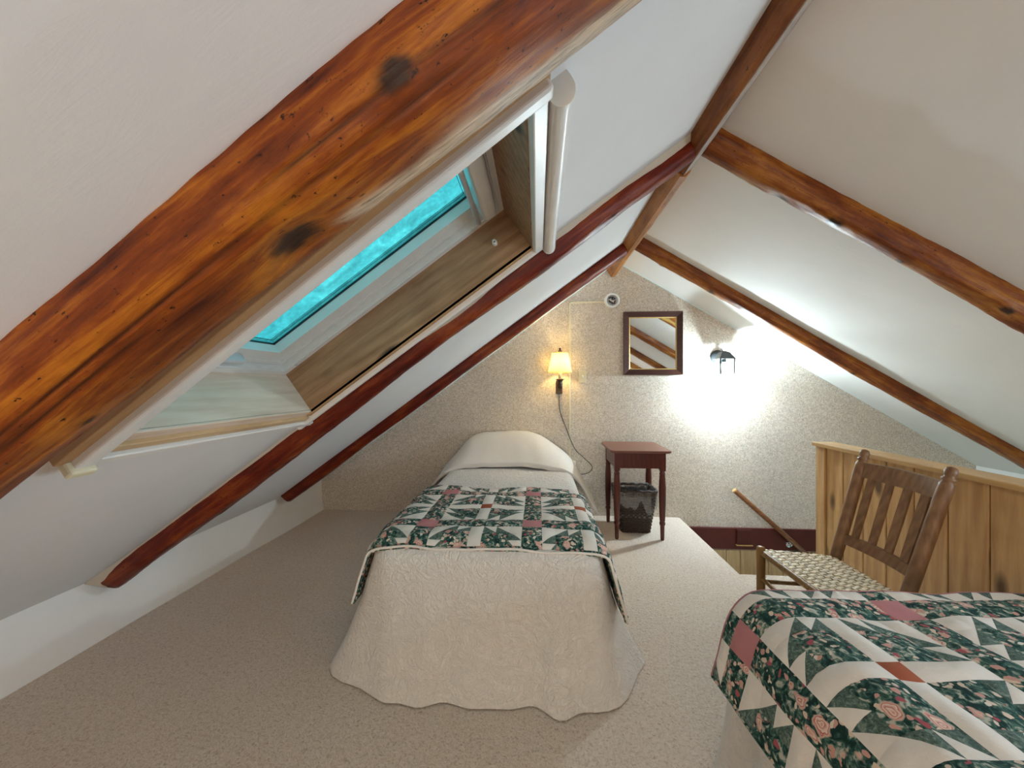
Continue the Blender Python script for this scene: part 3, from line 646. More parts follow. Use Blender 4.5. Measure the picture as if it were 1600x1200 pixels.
cd = tube(smooth_pts([(sx, YB - 0.012, 1.165), (0.212, YB - .012, 1.00), (0.270, YB - .012, 0.835), (0.350, YB - .012, 0.64), (0.434, YB - .012, 0.555), (0.512, YB - .014, 0.475), (0.495, YB - .014, 0.42), (0.42, YB - .014, 0.395), (0.36, YB - .014, 0.43), (0.335, YB - .014, 0.478)], 8), 0.0035, 7)
ob('power_cord', cd, M['cord'], sc, smooth=True)

# black lantern
lx, ly = 1.668, 3.560
la = empty('wall_lantern', (lx, YB, 1.34)); tag(la, 'lit black carriage lantern with glass panes on the gable wall, right of the mirror', 'lantern')
ob('back_plate', lathe([(0.066, 0), (0.066, 0.010), (0.055, 0.020), (0.028, 0.026), (0.022, 0.03)], 30, along((lx, YB, 1.500), (lx, YB - 1, 1.500))), M['iron'], la, smooth=True)
ob('lantern_arm', tube(smooth_pts([(lx, YB - 0.015, 1.505), (lx, YB - 0.08, 1.540), (lx, ly, 1.525)], 6), 0.012, 10), M['iron'], la, smooth=True)
def sq_lathe(prof, rot=math.pi / 4): return lathe([(r_ * math.sqrt(2), z) for r_, z in prof], 4, Matrix.Translation((lx, ly, 0)) @ Matrix.Rotation(rot, 4, 'Z'))
ob('lantern_cap', sq_lathe([(0.066, 1.472), (0.068, 1.478), (0.060, 1.490), (0.046, 1.510), (0.038, 1.528), (0.020, 1.540), (0.008, 1.545)]), M['iron'], la)
ob('hanging_ring', tube([(lx + 0.018 * math.cos(a), ly, 1.562 + 0.018 * math.sin(a)) for a in [i * math.pi / 14 for i in range(29)]], 0.003, 8, False), M['iron'], la, smooth=True)
for dx in (-1, 1):
    for dy in (-1, 1):
        ob('corner_bar', tube([(lx + dx * 0.060, ly + dy * 0.060, 1.474), (lx + dx * 0.056, ly + dy * 0.056, 1.338)], 0.008, 4), M['iron'], la)
b0 = 0.058
for (ax_, ay_, bx_, by_) in ((-1, -1, 1, -1), (1, -1, 1, 1), (-1, 1, 1, 1), (-1, -1, -1, 1)):
    ob('bottom_rail', tube([(lx + ax_ * b0, ly + ay_ * b0, 1.340), (lx + bx_ * b0, ly + by_ * b0, 1.340)], 0.004, 6), M['iron'], la)
    q = .97; ob('pane', quad((lx + ax_ * .059, ly + ay_ * .059, 1.472), (lx + bx_ * .059, ly + by_ * .059, 1.472), (lx + bx_ * .056, ly + by_ * .056, 1.341), (lx + ax_ * .056, ly + ay_ * .056, 1.341)), M['lampglass'], la)
ob('lamp_socket', lathe([(0.018, 1.445), (0.018, 1.48)], 16, Matrix.Translation((lx, ly, 0))), M['iron'], la)
ob('lamp_bulb', lathe([(0.012, 1.445), (0.022, 1.430), (0.028, 1.405), (0.024, 1.380), (0.012, 1.364), (0.002, 1.360)], 18, Matrix.Translation((lx, ly, 0))), M['bulb_cool'], la, smooth=True)
lo = lamp('wall_lantern_light', (lx, ly, 1.372), 72, (0.74, 0.91, 1.0), 0.03); lo.parent = la; lo.matrix_parent_inverse = Matrix.Translation(la.location).inverted()

# ------------------------------------------------------------------ side table
tb = empty('side_table', (0.82, 3.33, 0)); tag(tb, 'small mahogany side table with turned legs against the gable wall', 'table')
tx0, tx1, ty0, ty1, tz = 0.58, 1.06, 3.085, 3.585, 0.722
bm = bmesh.new(); bmesh.ops.create_cube(bm, size=1)
for v in bm.verts: v.co = Vector((tx0 + (v.co.x + .5) * (tx1 - tx0), ty0 + (v.co.y + .5) * (ty1 - ty0), tz - 0.020 + (v.co.z + .5) * 0.020))
bmesh.ops.bevel(bm, geom=[e for e in bm.edges if abs(e.verts[0].co.z - e.verts[1].co.z) > 0.01], offset=0.045, segments=6, affect='EDGES', profile=0.5)
bmesh.ops.bevel(bm, geom=[e for e in bm.edges if abs(e.verts[0].co.z - e.verts[1].co.z) < 0.001], offset=0.005, segments=2, affect='EDGES', profile=0.5)
ob('table_top', bm_vf(bm), M['mahog_top'], tb)
lx0, lx1, ly0, ly1 = 0.630, 1.005, 3.140, 3.540; ap0 = 0.575
ob('apron', box(lx0, lx1, ly0 - .010, ly0 + .012, ap0, tz - .02), M['mahog'], tb); ob('apron', box(lx0, lx1, ly1 - .012, ly1 + .010, ap0, tz - .02), M['mahog'], tb)
ob('apron', box(lx0 - .010, lx0 + .012, ly0, ly1, ap0, tz - .02), M['mahog'], tb); ob('apron', box(lx1 - .012, lx1 + .010, ly0, ly1, ap0, tz - .02), M['mahog'], tb)
legp = [(0.012, 0), (0.015, 0.01), (0.017, 0.115), (0.020, 0.120), (0.023, 0.128), (0.023, 0.140), (0.018, 0.148), (0.021, 0.158), (0.026, 0.30), (0.027, 0.42), (0.024, 0.48), (0.021, 0.52), (0.024, 0.53), (0.018, 0.545), (0.024, 0.558)]
for x_ in (lx0 + .008, lx1 - .008):
    for y_ in (ly0 + .008, ly1 - .008):
        ob('leg', merge(lathe(legp, 20, Matrix.Translation((x_, y_, 0))), box(x_ - .022, x_ + .022, y_ - .022, y_ + .022, 0.555, tz - .02, 0.003)), M['mahog'], tb, smooth=False)

# ------------------------------------------------------------------ wicker waste basket with plastic liner
bk = empty('waste_basket', (0.825, 3.37, 0)); tag(bk, 'dark woven waste basket with a clear plastic liner under the side table', 'basket')
def rrect(hx, hy, rad, n=10):
    P = []
    for cx_, cy_, a0 in ((hx - rad, hy - rad, 0), (-hx + rad, hy - rad, 90), (-hx + rad, -hy + rad, 180), (hx - rad, -hy + rad, 270)):
        for i in range(n + 1):
            a = math.radians(a0 + 90 * i / n); P.append((cx_ + rad * math.cos(a), cy_ + rad * math.sin(a)))
    return P
def bh(z): t = z / 0.355; return 0.118 + 0.050 * t, 0.085 + 0.040 * t
bx, by = 0.825, 3.37
def rr_dense(hx, hy, rad, step):
    P = rrect(hx, hy, rad, 8); out = []
    for i, p in enumerate(P):
        q = P[(i + 1) % len(P)]; d = math.dist(p, q); k = max(1, int(d / step))
        for j in range(k): out.append((p[0] + (q[0] - p[0]) * j / k, p[1] + (q[1] - p[1]) * j / k))
    return out
rows = []
nrow = 24
for k in range(nrow):
    z = 0.010 + k * 0.0142; hx, hy = bh(z); P = rr_dense(hx, hy, 0.03, 0.012); pts = []
    acc = 0
    for i, p in enumerate(P):
        d = Vector((p[0] / hx, p[1] / hy, 0)); ph = math.atan2(p[1] / hy, p[0] / hx)
        of = 0.0045 * math.sin(ph * 26 + (k % 2) * math.pi); L_ = math.hypot(*p); pts.append(Vector((bx + p[0] * (1 + of / L_), by + p[1] * (1 + of / L_), z)))
    n_ = 6; V, F = [], []; m_ = len(pts); c0 = Vector((bx, by, z))
    for i, p in enumerate(pts):
        out = (p - c0).normalized()
        for t in range(n_):
            a = 2 * math.pi * t / n_; V.append(p + out * 0.004 * math.cos(a) + Vector((0, 0, 0.0085 * math.sin(a))))
    for i in range(m_):
        for t in range(n_): F.append((i * n_ + t, ((i + 1) % m_) * n_ + t, ((i + 1) % m_) * n_ + (t + 1) % n_, i * n_ + (t + 1) % n_))
    rows.append((V, F))
ob('woven_side', merge(*rows), M['wicker'], bk, smooth=True)['kind'] = 'stuff'
hx, hy = bh(0.355); P = rr_dense(hx, hy, 0.03, 0.015)
ob('rim', tube([(bx + p[0], by + p[1], 0.356 + 0.004 * math.sin(i * 1.3)) for i, p in enumerate(P + P[:1])], 0.010, 8, False), M['wicker'], bk, smooth=True)
ob('inner_wall', (lambda A, B: ([Vector((bx + p[0] * .94, by + p[1] * .94, 0.012)) for p in A] + [Vector((bx + p[0] * .95, by + p[1] * .95, 0.35)) for p in B],
   [(i, (i + 1) % len(A), len(A) + (i + 1) % len(A), len(A) + i) for i in range(len(A))] + [tuple(range(len(A)))]))(rrect(*bh(0.01), 0.03, 6), rrect(*bh(0.35), 0.03, 6)), M['wicker'], bk)
V, F = [], []; prf = [(0.86, 0.13), (0.90, 0.25), (0.945, 0.345), (1.03, 0.372), (1.085, 0.345), (1.09, 0.30), (1.075, 0.26), (1.07, 0.235)]
P = rr_dense(*bh(0.30), 0.03, 0.012); m_ = len(P)
for k, (g, z) in enumerate(prf):
    for i, p in enumerate(P):
        ph = math.atan2(p[1], p[0]); wv = 0.012 * noise.noise((ph * 5, k * .8, 1)) + 0.006 * math.sin(ph * 17 + k)
        dz = 0.035 * noise.noise((math.cos(ph) * 2.2, math.sin(ph) * 2.2, 7)) * (k > 4) * (k - 4) - 0.035 * (k > 5) * max(0, math.cos(ph + 0.6))
        V.append((bx + p[0] * (g + wv), by + p[1] * (g + wv), z + dz))
    if k:
        for i in range(m_): F.append(((k - 1) * m_ + i, (k - 1) * m_ + (i + 1) % m_, k * m_ + (i + 1) % m_, k * m_ + i))
ob('plastic_liner', (V, F), M['bag'], bk, smooth=True)

# ------------------------------------------------------------------ beds
def spread_shell(x0, x1, y0, y1, zt, flare, seed, foot_sign, nper=260, rc=0.10, ymax=99.0):
    """white bedspread: rounded top running over the edge and hanging to the carpet, with loose folds"""
    cx_, cy_ = (x0 + x1) / 2, (y0 + y1) / 2; hx, hy = (x1 - x0) / 2, (y1 - y0) / 2
    P0 = rrect(hx, hy, rc, 10); L = [0]
    for i in range(len(P0)): L.append(L[-1] + math.dist(P0[i], P0[(i + 1) % len(P0)]))
    def per(t):
        s = t * L[-1]
        for i in range(len(P0)):
            if s <= L[i + 1] + 1e-9:
                k = (s - L[i]) / max(1e-9, L[i + 1] - L[i]); a, b = P0[i], P0[(i + 1) % len(P0)]
                return a[0] + (b[0] - a[0]) * k, a[1] + (b[1] - a[1]) * k
    base = [per(i / nper) for i in range(nper)]
    nr = [Vector((p[0], p[1], 0)) for p in base]; N = []
    for i in range(nper):
        d = nr[(i + 1) % nper] - nr[i - 1]; N.append(Vector((d.y, -d.x, 0)).normalized())
    V, F = [], []; rings = []
    R_ = 0.075
    for q in (0.05, 0.3, 0.55, 0.78, 0.92): rings.append(('top', q))
    for k in range(6): a = k * math.pi / 10; rings.append(('arc', a))
    for k in range(1, 15): rings.append(('drop', k / 14))
    zb = zt - R_
    for kind, q in rings:
        for i in range(nper):
            px, py = base[i]; nx, ny_ = N[i].x, N[i].y
            corner = min(1.0, max(0, 1 - math.hypot(abs(px) - hx, abs(py) - hy) / 0.42))
            if kind == 'top':
                tx, ty = (px - nx * R_), (py - ny_ * R_)
                # shrink to a spine
                sp = max(0, hy - hx); cy2 = max(-sp, min(sp, ty)); X = tx * q; Y = cy2 + (ty - cy2) * q
                Z = zt + 0.010 * noise.noise((X * 3, Y * 3, seed)) + 0.006 * (1 - q)
            elif kind == 'arc':
                o2 = -R_ + R_ * math.sin(q); X = px + nx * o2; Y = py + ny_ * o2; Z = zb + R_ * math.cos(q) + 0.010 * noise.noise((X * 3, Y * 3, seed)) * math.cos(q)
            else:
                s_ = i / nper * L[-1]
                fold = (0.030 * corner + 0.007) * q * (math.sin(s_ * 21 + seed) + 0.6 * math.sin(s_ * 37 + 2 * seed)) + 0.022 * q * noise.noise((s_ * 3, q * 1.2, seed))
                o2 = flare * (0.25 * q + 0.75 * q * q) + 0.014 * math.sin(min(q, .25) / .25 * math.pi / 2) + fold; X = px + nx * o2; Y = py + ny_ * o2; Z = zb * (1 - q) + 0.006 * q
            V.append((cx_ + X, min(ymax, cy_ + Y), Z))
    for k in range(len(rings) - 1):
        for i in range(nper):
            j = (i + 1) % nper; F.append((k * nper + i, k * nper + j, (k + 1) * nper + j, (k + 1) * nper + i))
    F.append(tuple(range(nper))[::-1])
    return V, F

# quilt: bear's-paw blocks mapped onto the draped surface
UN = 0.0586; BL = UN * 7; SH = 0.50 - BL     # block and sashing
def quilt_map(x0, x1, zt, R_=0.08, hang=0.16, seed=0.0, yedge=None):
    def f(a, b, lift=0.0):
        X, Z, nx, nz = a, zt, 0.0, 1.0
        for edge_, sg in ((x1 - R_, 1), (x0 + R_, -1)):
            d = (a - edge_) * sg
            if d > 0:
                arc_ = R_ * math.pi / 2 * 0.86
                if d < arc_: t = d / R_; X = edge_ + sg * R_ * math.sin(t); Z = zt - R_ + R_ * math.cos(t); nx, nz = sg * math.sin(t), math.cos(t)
                else:
                    t = arc_ / R_; e = d - arc_; X = edge_ + sg * (R_ * math.sin(t) + e * math.cos(t)); Z = zt - R_ + R_ * math.cos(t) - e * math.sin(t); nx, nz = sg * math.sin(t), math.cos(t)
        Y = b; w_ = 0.014 * noise.noise((a * 3.5, b * 3.5, seed)) + 0.008 * noise.noise((a * 9, b * 9, seed + 3)); dip = 0.0
        if yedge is not None:
            y_, sg = yedge; d = (y_ - b) * sg         # roll over the foot edge
            if d > 0: dip = min(0.10, d * d / 0.16)
        h = lift + w_
        hangf = max(0.0, zt - Z); Y += (0.05 * noise.noise((a * 2, b * 2, seed)) - 0.02) * hangf
        return Vector((X + nx * (h + 0.10 * hangf * 0.6), Y, max(0.03, Z - dip * nz) + nz * h))
    return f
def poly_patch(pts, fmap, thick=0.012, dens=0.030):
    """triangle or quad in cloth coordinates -> puffed patch mesh"""
    V, F = [], []
    if len(pts) == 4:
        A, B, C_, D = [Vector((*p, 0)) for p in pts]
        nu = max(3, min(14, int((B - A).length / dens))); nv = max(3, min(14, int((D - A).length / dens)))
        for j in range(nv + 1):
            for i in range(nu + 1):
                u, v = i / nu, j / nv; p = (A * (1 - u) + B * u) * (1 - v) + (D * (1 - u) + C_ * u) * v
                e = min(min(u, 1 - u) * (B - A).length, min(v, 1 - v) * (D - A).length); V.append(fmap(p.x, p.y, 0.004 + thick * (1 - math.exp(-e / 0.012)) * .6))
        for j in range(nv):
            for i in range(nu): k = j * (nu + 1) + i; F.append((k, k + 1, k + nu + 2, k + nu + 1))
    else:
        A, B, C_ = [Vector((*p, 0)) for p in pts]; n = 3; idx = {}
        for i in range(n + 1):
            for j in range(n + 1 - i):
                u, v = i / n, j / n; w_ = 1 - u - v; p = A * w_ + B * u + C_ * v; e = min(u, v, w_) * UN * .7
                idx[(i, j)] = len(V); V.append(fmap(p.x, p.y, 0.004 + thick * (1 - math.exp(-e / 0.012)) * .6))
        for i in range(n):
            for j in range(n - i):
                F.append((idx[(i, j)], idx[(i + 1, j)], idx[(i, j + 1)]))
                if i + j < n - 1: F.append((idx[(i + 1, j)], idx[(i + 1, j + 1)], idx[(i, j + 1)]))
    # orientation up
    return V, F
def clip_poly(poly, a0, a1, b0, b1):
    def cl(poly, f, inter):
        out = []
        for i in range(len(poly)):
            p, q = poly[i], poly[(i + 1) % len(poly)]
            if f(p): out.append(p)
            if f(p) != f(q): out.append(inter(p, q))
        return out
    def ix(c): return lambda p, q: (c, p[1] + (q[1] - p[1]) * (c - p[0]) / (q[0] - p[0]))
    def iy(c): return lambda p, q: (p[0] + (q[0] - p[0]) * (c - p[1]) / (q[1] - p[1]), c)
    poly = cl(poly, lambda p: p[0] >= a0, ix(a0)); poly = poly and cl(poly, lambda p: p[0] <= a1, ix(a1))
    poly = poly and cl(poly, lambda p: p[1] >= b0, iy(b0)); poly = poly and cl(poly, lambda p: p[1] <= b1, iy(b1))
    return poly
def bear_paw(cx_, cy_):
    """pieces of one block centred at (cx,cy): list of (polygon, material)"""
    u = UN; out = []; sq = lambda x, y, w_, h_: [(cx_ + x * u, cy_ + y * u), (cx_ + (x + w_) * u, cy_ + y * u), (cx_ + (x + w_) * u, cy_ + (y + h_) * u), (cx_ + x * u, cy_ + (y + h_) * u)]
    out.append((sq(-.5, -.5, 1, 1), 'q_terra'))
    for x, y, w_, h_ in ((.5, -.5, 3, 1), (-3.5, -.5, 3, 1), (-.5, .5, 1, 3), (-.5, -3.5, 1, 3)): out.append((sq(x, y, w_, h_), 'q_white'))
    for sx_ in (-1, 1):
        for sy_ in (-1, 1):
            T = lambda P: [(cx_ + sx_ * p[0] * u, cy_ + sy_ * p[1] * u) for p in (P if sx_ * sy_ > 0 else P[::-1])]
            out.append((T([(.5, .5), (2.5, .5), (2.5, 2.5), (.5, 2.5)]), 'q_floral'))
            out.append((T([(2.5, 2.5), (3.5, 2.5), (3.5, 3.5), (2.5, 3.5)]), 'q_white'))
            for k in range(2):
                a = .5 + k
                out.append((T([(2.5, a), (3.5, a), (2.5, a + 1)]), 'q_green')); out.append((T([(3.5, a), (3.5, a + 1), (2.5, a + 1)]), 'q_white'))
                out.append((T([(a, 2.5), (a + 1, 2.5), (a, 3.5)]), 'q_green')); out.append((T([(a + 1, 2.5), (a + 1, 3.5), (a, 3.5)]), 'q_white'))
    return out
def make_quilt(fmap, px, py, a0, a1, b0, b1, label, base):
    """px,py: a sashing post; the cloth covers a0..a1 across and b0..b1 along"""
    qt = empty('patchwork_quilt', base); tag(qt, label, 'quilt', 'patchwork quilts')
    P = 0.50; na, nb_ = 70, 40
    V, F = [], []                         # padded body under the patches
    for lift in (-0.004, -0.013):
        for j in range(nb_ + 1):
            for i in range(na + 1): V.append(fmap(a0 + (a1 - a0) * i / na, b0 + (b1 - b0) * j / nb_, lift))
    W_ = na + 1; off = W_ * (nb_ + 1)
    for j in range(nb_):
        for i in range(na): k = j * W_ + i; F.append((k, k + 1, k + W_ + 1, k + W_)); F.append((off + k, off + k + W_, off + k + W_ + 1, off + k + 1))
    for i in range(na): F.append((i, off + i, off + i + 1, i + 1)); k = nb_ * W_ + i; F.append((k, k + 1, off + k + 1, off + k))
    for j in range(nb_): k = j * W_; F.append((k, k + W_, off + k + W_, off + k)); k += na; F.append((k, off + k, off + k + W_, k + W_))
    ob('quilt_backing', (V, F), M['q_floral'], qt, smooth=False)
    # binding
    edge_ = [(a0 + (a1 - a0) * i / 60, b1) for i in range(61)]; edge2 = [(a0 + (a1 - a0) * i / 60, b0) for i in range(61)]; e3 = [(a0, b0 + (b1 - b0) * i / 30) for i in range(31)]; e4 = [(a1, b0 + (b1 - b0) * i / 30) for i in range(31)]
    for e in (edge_, edge2, e3, e4): ob('binding', tube([fmap(a, b, -0.002) for a, b in e], 0.0055, 8), M['q_pink'] if e is edge_ else (M['q_white'] if e is edge2 else M['q_floral']), qt, smooth=True)
    pieces = []
    i0 = math.floor((a0 - px) / P) - 1; i1 = math.ceil((a1 - px) / P) + 1; j0 = math.floor((b0 - py) / P) - 1; j1 = math.ceil((b1 - py) / P) + 1
    h = SH / 2
    for i in range(i0, i1 + 1):
        for j in range(j0, j1 + 1):
            X, Y = px + i * P, py + j * P
            R4 = lambda xa, xb, ya, yb: [(xa, ya), (xb, ya), (xb, yb), (xa, yb)]
            pieces.append((R4(X - h, X + h, Y - h, Y + h), 'q_pink'))
            pieces.append((R4(X + h, X + P - h, Y - h, Y + h), 'q_floral')); pieces.append((R4(X - h, X + h, Y + h, Y + P - h), 'q_floral'))
            pieces += bear_paw(X + P / 2, Y + P / 2)
    n_ = 0
    for poly, mm in pieces:
        pl = clip_poly(poly, a0 + .006, a1 - .006, b0 + .006, b1 - .006)
        cl_ = []
        for p in pl or []:
            if not cl_ or math.dist(p, cl_[-1]) > 1e-5: cl_.append(p)
        if len(cl_) > 1 and math.dist(cl_[0], cl_[-1]) < 1e-5: cl_.pop()
        if len(cl_) < 3: continue
        ar = abs(sum(cl_[i][0] * cl_[(i + 1) % len(cl_)][1] - cl_[(i + 1) % len(cl_)][0] * cl_[i][1] for i in range(len(cl_)))) / 2
        if ar < 2e-4: continue
        if len(cl_) in (3, 4): vf = poly_patch(cl_, fmap)
        else: vf = merge(*[poly_patch([cl_[0], cl_[k], cl_[k + 1]], fmap) for k in range(1, len(cl_) - 1)])
        ob('patch', vf, M[mm], qt, smooth=True); n_ += 1
    print('patches', label, n_)
    return qt

# bed by the gable wall
bx0, bx1, by0, by1, bz = -0.735, 0.285, 1.600, 3.660, 0.555
bd = empty('bed', (-0.225, 2.63, 0)); tag(bd, 'single bed under a long white embossed bedspread, head against the gable wall', 'bed', 'single beds')
ob('mattress', box(bx0 + .05, bx1 - .05, by0 + .06, by1 - .02, 0.25, 0.52, 0.04, 3), M['q_white'], bd)
ob('bedspread', spread_shell(bx0, bx1, by0, by1, bz, 0.125, 1.7, -1, ymax=3.675), M['spread'], bd, smooth=True)
# pillow under the turned-over cover
pil = [(-0.93, 0.26), (-0.875, 0.44), (-0.80, 0.545), (-0.74, 0.61), (-0.64, 0.735), (-0.56, 0.795), (-0.42, 0.815), (-0.22, 0.82), (-0.06, 0.812), (0.04, 0.785), (0.14, 0.715), (0.24, 0.625), (0.32, 0.555), (0.38, 0.46), (0.44, 0.33), (0.46, 0.26)]
bas = [(-0.93, 0.24), (-0.875, 0.40), (-0.80, 0.50), (-0.74, 0.545), (-0.66, 0.572), (0.20, 0.572), (0.29, 0.535), (0.36, 0.45), (0.43, 0.30), (0.46, 0.24)]
V, F = [], []; nu, nv = 90, 34
for j in range(nv + 1):
    t = j / nv; y = 3.10 + 0.575 * t
    g = 0.12 + 0.88 * math.sin(min(1, t / 0.62) * math.pi / 2) ** 1.15 - 0.10 * sstep(0.75, 1.0, t)
    for i in range(nu + 1):
        s = i / nu; xx = -0.93 + 1.39 * s; z0 = sum(lerp_table(bas, xx + d) for d in (-.04, -.02, 0, .02, .04)) / 5; z1 = sum(lerp_table(pil, xx + d) for d in (-.06, -.04, -.02, 0, .02, .04, .06)) / 7
        sag = 0.07 * (4 * (s - .5) ** 2) * (1 - t)           # front hem bows towards the foot at the sides
        z = z0 + (z1 - z0) * g + 0.010 * noise.noise((xx * 4, y * 4, 5)) + 0.006 * noise.noise((xx * 11, y * 6, 2))
        V.append((xx, y - sag * 1.6 + 0.012 * noise.noise((xx * 3, 0, 9)), z))
W_ = nu + 1
for j in range(nv):
    for i in range(nu): k = j * W_ + i; F.append((k, k + 1, k + W_ + 1, k + W_))
k0 = len(V)                                            # hem turned under
for i in range(nu + 1): v = V[i]; V.append((v[0], v[1] + 0.012, v[2] - 0.030))
for i in range(nu): F.append((k0 + i, k0 + i + 1, i + 1, i))
po = empty('pillow', (-0.225, 3.4, 0.56)); tag(po, 'pillow tucked under the turned-over white cover at the bed head', 'pillow')
ob('pillow_cover', (V, F), M['cover'], po, smooth=True)
f1 = quilt_map(bx0 - 0.012, bx1 + 0.012, bz + 0.028, seed=1.0, yedge=(1.70, 1))
make_quilt(f1, -0.525, 1.815, bx0 - 0.26, bx1 + 0.30, 1.625, 2.450, 'green and pink patchwork quilt folded across the bed by the gable wall', (-0.225, 2.0, 0.57))
# second bed at the right, in front of the chair
cx0, cx1, cy0, cy1 = 0.625, 1.715, -0.70, 1.315
b2 = empty('bed', (1.14, 0.38, 0)); tag(b2, 'second single bed, cut off by the right edge, in front of the wooden chair', 'bed', 'single beds')
ob('mattress', box(cx0 + .05, cx1 - .05, cy0 + .02, cy1 - .06, 0.25, 0.52, 0.04, 3), M['q_white'], b2)
ob('bedspread', spread_shell(cx0, cx1, cy0, cy1, bz, 0.05, 4.1, 1), M['spread'], b2, smooth=True)
f2 = quilt_map(cx0 - 0.015, cx1 + 0.012, bz + 0.030, R_=0.10, seed=6.0)
make_quilt(f2, 1.055, 1.180, cx0 - 0.24, cx1 + 0.06, 0.36, 1.275, 'green and pink patchwork quilt on the second bed in the right foreground', (1.14, 0.9, 0.57))
PV = Vector((0.70, 1.27, 0)); RB = Matrix.Rotation(math.radians(4.0), 3, 'Z')
for o in [q for q in C.objects if q.name in ('bed.001', 'patchwork_quilt.001')]:
    o.location = PV + RB @ (Vector(o.location) - PV); o.rotation_euler = (0, 0, math.radians(4.0))

# ------------------------------------------------------------------ pine partition
wp = empty('wall_partition', (1.86, 1.6, 0)); tag(wp, kind='structure')
wx, wz = 1.835, 0.845
y = SY; k = 0
ob('corner_board', box(wx - 0.012, wx + 0.085, SY - 0.075, SY, -0.25, wz, 0.003, 1), M['plank'], wp)
y -= 0.078; widths = [0.135, 0.140, 0.145, 0.150, 0.155, 0.160, 0.165, 0.150, 0.16, 0.155, 0.16]
for wd in widths:
    ob('plank', box(wx, wx + 0.02, y - wd + 0.005, y, 0.0, wz, 0.004, 1), M['plank'], wp); y -= wd
ob('core', box(wx + 0.022, wx + 0.08, y + 0.01, SY - 0.01, 0.0, wz - 0.002), M['stairboard'], wp)
ob('cap_rail', box(wx - 0.030, wx + 0.110, y, SY + 0.012, wz, wz + 0.025, 0.004), M['cap'], wp)

# ------------------------------------------------------------------ chair (faces left, back to the partition)
ch = empty('chair', (1.33, 1.80, 0)); tag(ch, 'old wooden slat-back chair with a woven splint seat, against the pine partition', 'chair')
YN, YFR = 1.614, 2.015      # near and far back posts (top)
def turned(prof, p0, p1, n=18): return lathe(prof, n, along(p0, p1))
def post(y_top, y_seat):
    top = Vector((1.622, y_top, 0.925)); low = Vector((1.455, y_seat, 0.40)); d = (top - low); L_ = d.length; foot = Vector((1.405, y_seat - 0.0, 0.0))
    up_ = turned([(0.022, -0.02), (0.024, 0.02), (0.0245, L_ * .55), (0.024, L_ - 0.085), (0.0225, L_ - 0.070), (0.016, L_ - 0.062), (0.022, L_ - 0.055), (0.022, L_ - 0.048), (0.015, L_ - 0.042), (0.019, L_ - 0.034), (0.0205, L_ - 0.018), (0.016, L_ - 0.005), (0.006, L_)], low, top)
    lo_ = turned([(0.016, 0), (0.022, 0.10), (0.023, (low - foot).length)], foot, low)
    return merge(up_, lo_), low, top
pN, lowN, topN = post(YN, YN + 0.005); pF, lowF, topF = post(YFR, YFR - 0.035)
ob('back_post', pN, M['chairwood'], ch, smooth=True); ob('back_post', pF, M['chairwood'], ch, smooth=True)
fN, fF = Vector((1.145, 1.545, 0)), Vector((1.140, 2.045, 0))
for p in (fN, fF): ob('front_leg', lathe([(0.015, 0), (0.019, 0.08), (0.021, 0.36), (0.021, 0.405), (0.018, 0.416), (0.008, 0.420)], 18, Matrix.Translation(p)), M['chairgold'], ch, smooth=True)
def onpost(low, top, z): t = (z - low.z) / (top.z - low.z); return low.lerp(top, t)
def rail(z0, z1, th):
    A, B = onpost(lowN, topN, z0), onpost(lowF, topF, z0); A2, B2 = onpost(lowN, topN, z1), onpost(lowF, topF, z1); V, F = [], []; n = 10
    for i in range(n + 1):
        t = i / n; bow = 0.018 * math.sin(math.pi * t); a = A.lerp(B, t) + Vector((bow, 0, 0)); b = A2.lerp(B2, t) + Vector((bow, 0, 0.006 * math.sin(math.pi * t)))
        V += [a + Vector((-th, 0, 0)), a + Vector((th, 0, 0)), b + Vector((th, 0, 0)), b + Vector((-th, 0, 0))]
        if i:
            k = 4 * i
            for e in range(4): F.append((k - 4 + e, k - 4 + (e + 1) % 4, k + (e + 1) % 4, k + e))
    F += [(0, 1, 2, 3), (4 * n + 3, 4 * n + 2, 4 * n + 1, 4 * n)]
    return V, F
ob('crest_rail', rail(0.795, 0.862, 0.009), M['chairwood'], ch); ob('lower_rail', rail(0.478, 0.518, 0.009), M['chairwood'], ch)
for k in range(4):
    t = 0.17 + 0.22 * k; V = []; 
    for z, wd in ((0.512, 0.017), (0.66, 0.020), (0.80, 0.018)):
        c = onpost(lowN, topN, z).lerp(onpost(lowF, topF, z), t) + Vector((0.018 * math.sin(math.pi * t), 0, 0))
        V += [c + Vector((-.005, -wd, 0)), c + Vector((.005, -wd, 0)), c + Vector((.005, wd, 0)), c + Vector((-.005, wd, 0))]
    F = [(0, 3, 2, 1), (8, 9, 10, 11)]
    for i in range(2):
        for e in range(4): F.append((4 * i + e, 4 * i + (e + 1) % 4, 4 * i + 4 + (e + 1) % 4, 4 * i + 4 + e))
    ob('back_slat', (V, F), M['chairwood'], ch)
zs = 0.392
SN, SF, BN_, BF_ = Vector((1.145, 1.545, zs)), Vector((1.140, 2.045, zs)), Vector((1.445, 1.615, zs)), Vector((1.445, 1.985, zs))
for a, b in ((SN, SF), (BN_, BF_), (SN, BN_), (SF, BF_)): ob('seat_rail', tube([a, b], 0.013, 10), M['chairgold'], ch, smooth=True)
for z in (0.24, 0.12):
    for a, b in ((SN, SF), (SN, BN_), (SF, BF_), (BN_, BF_)):
        ob('stretcher', tube([Vector((a.x, a.y, z)), Vector((b.x - 0.02 * (b.x > 1.4), b.y, z + 0.02))], 0.010, 10), M['chairgold'], ch, smooth=True)
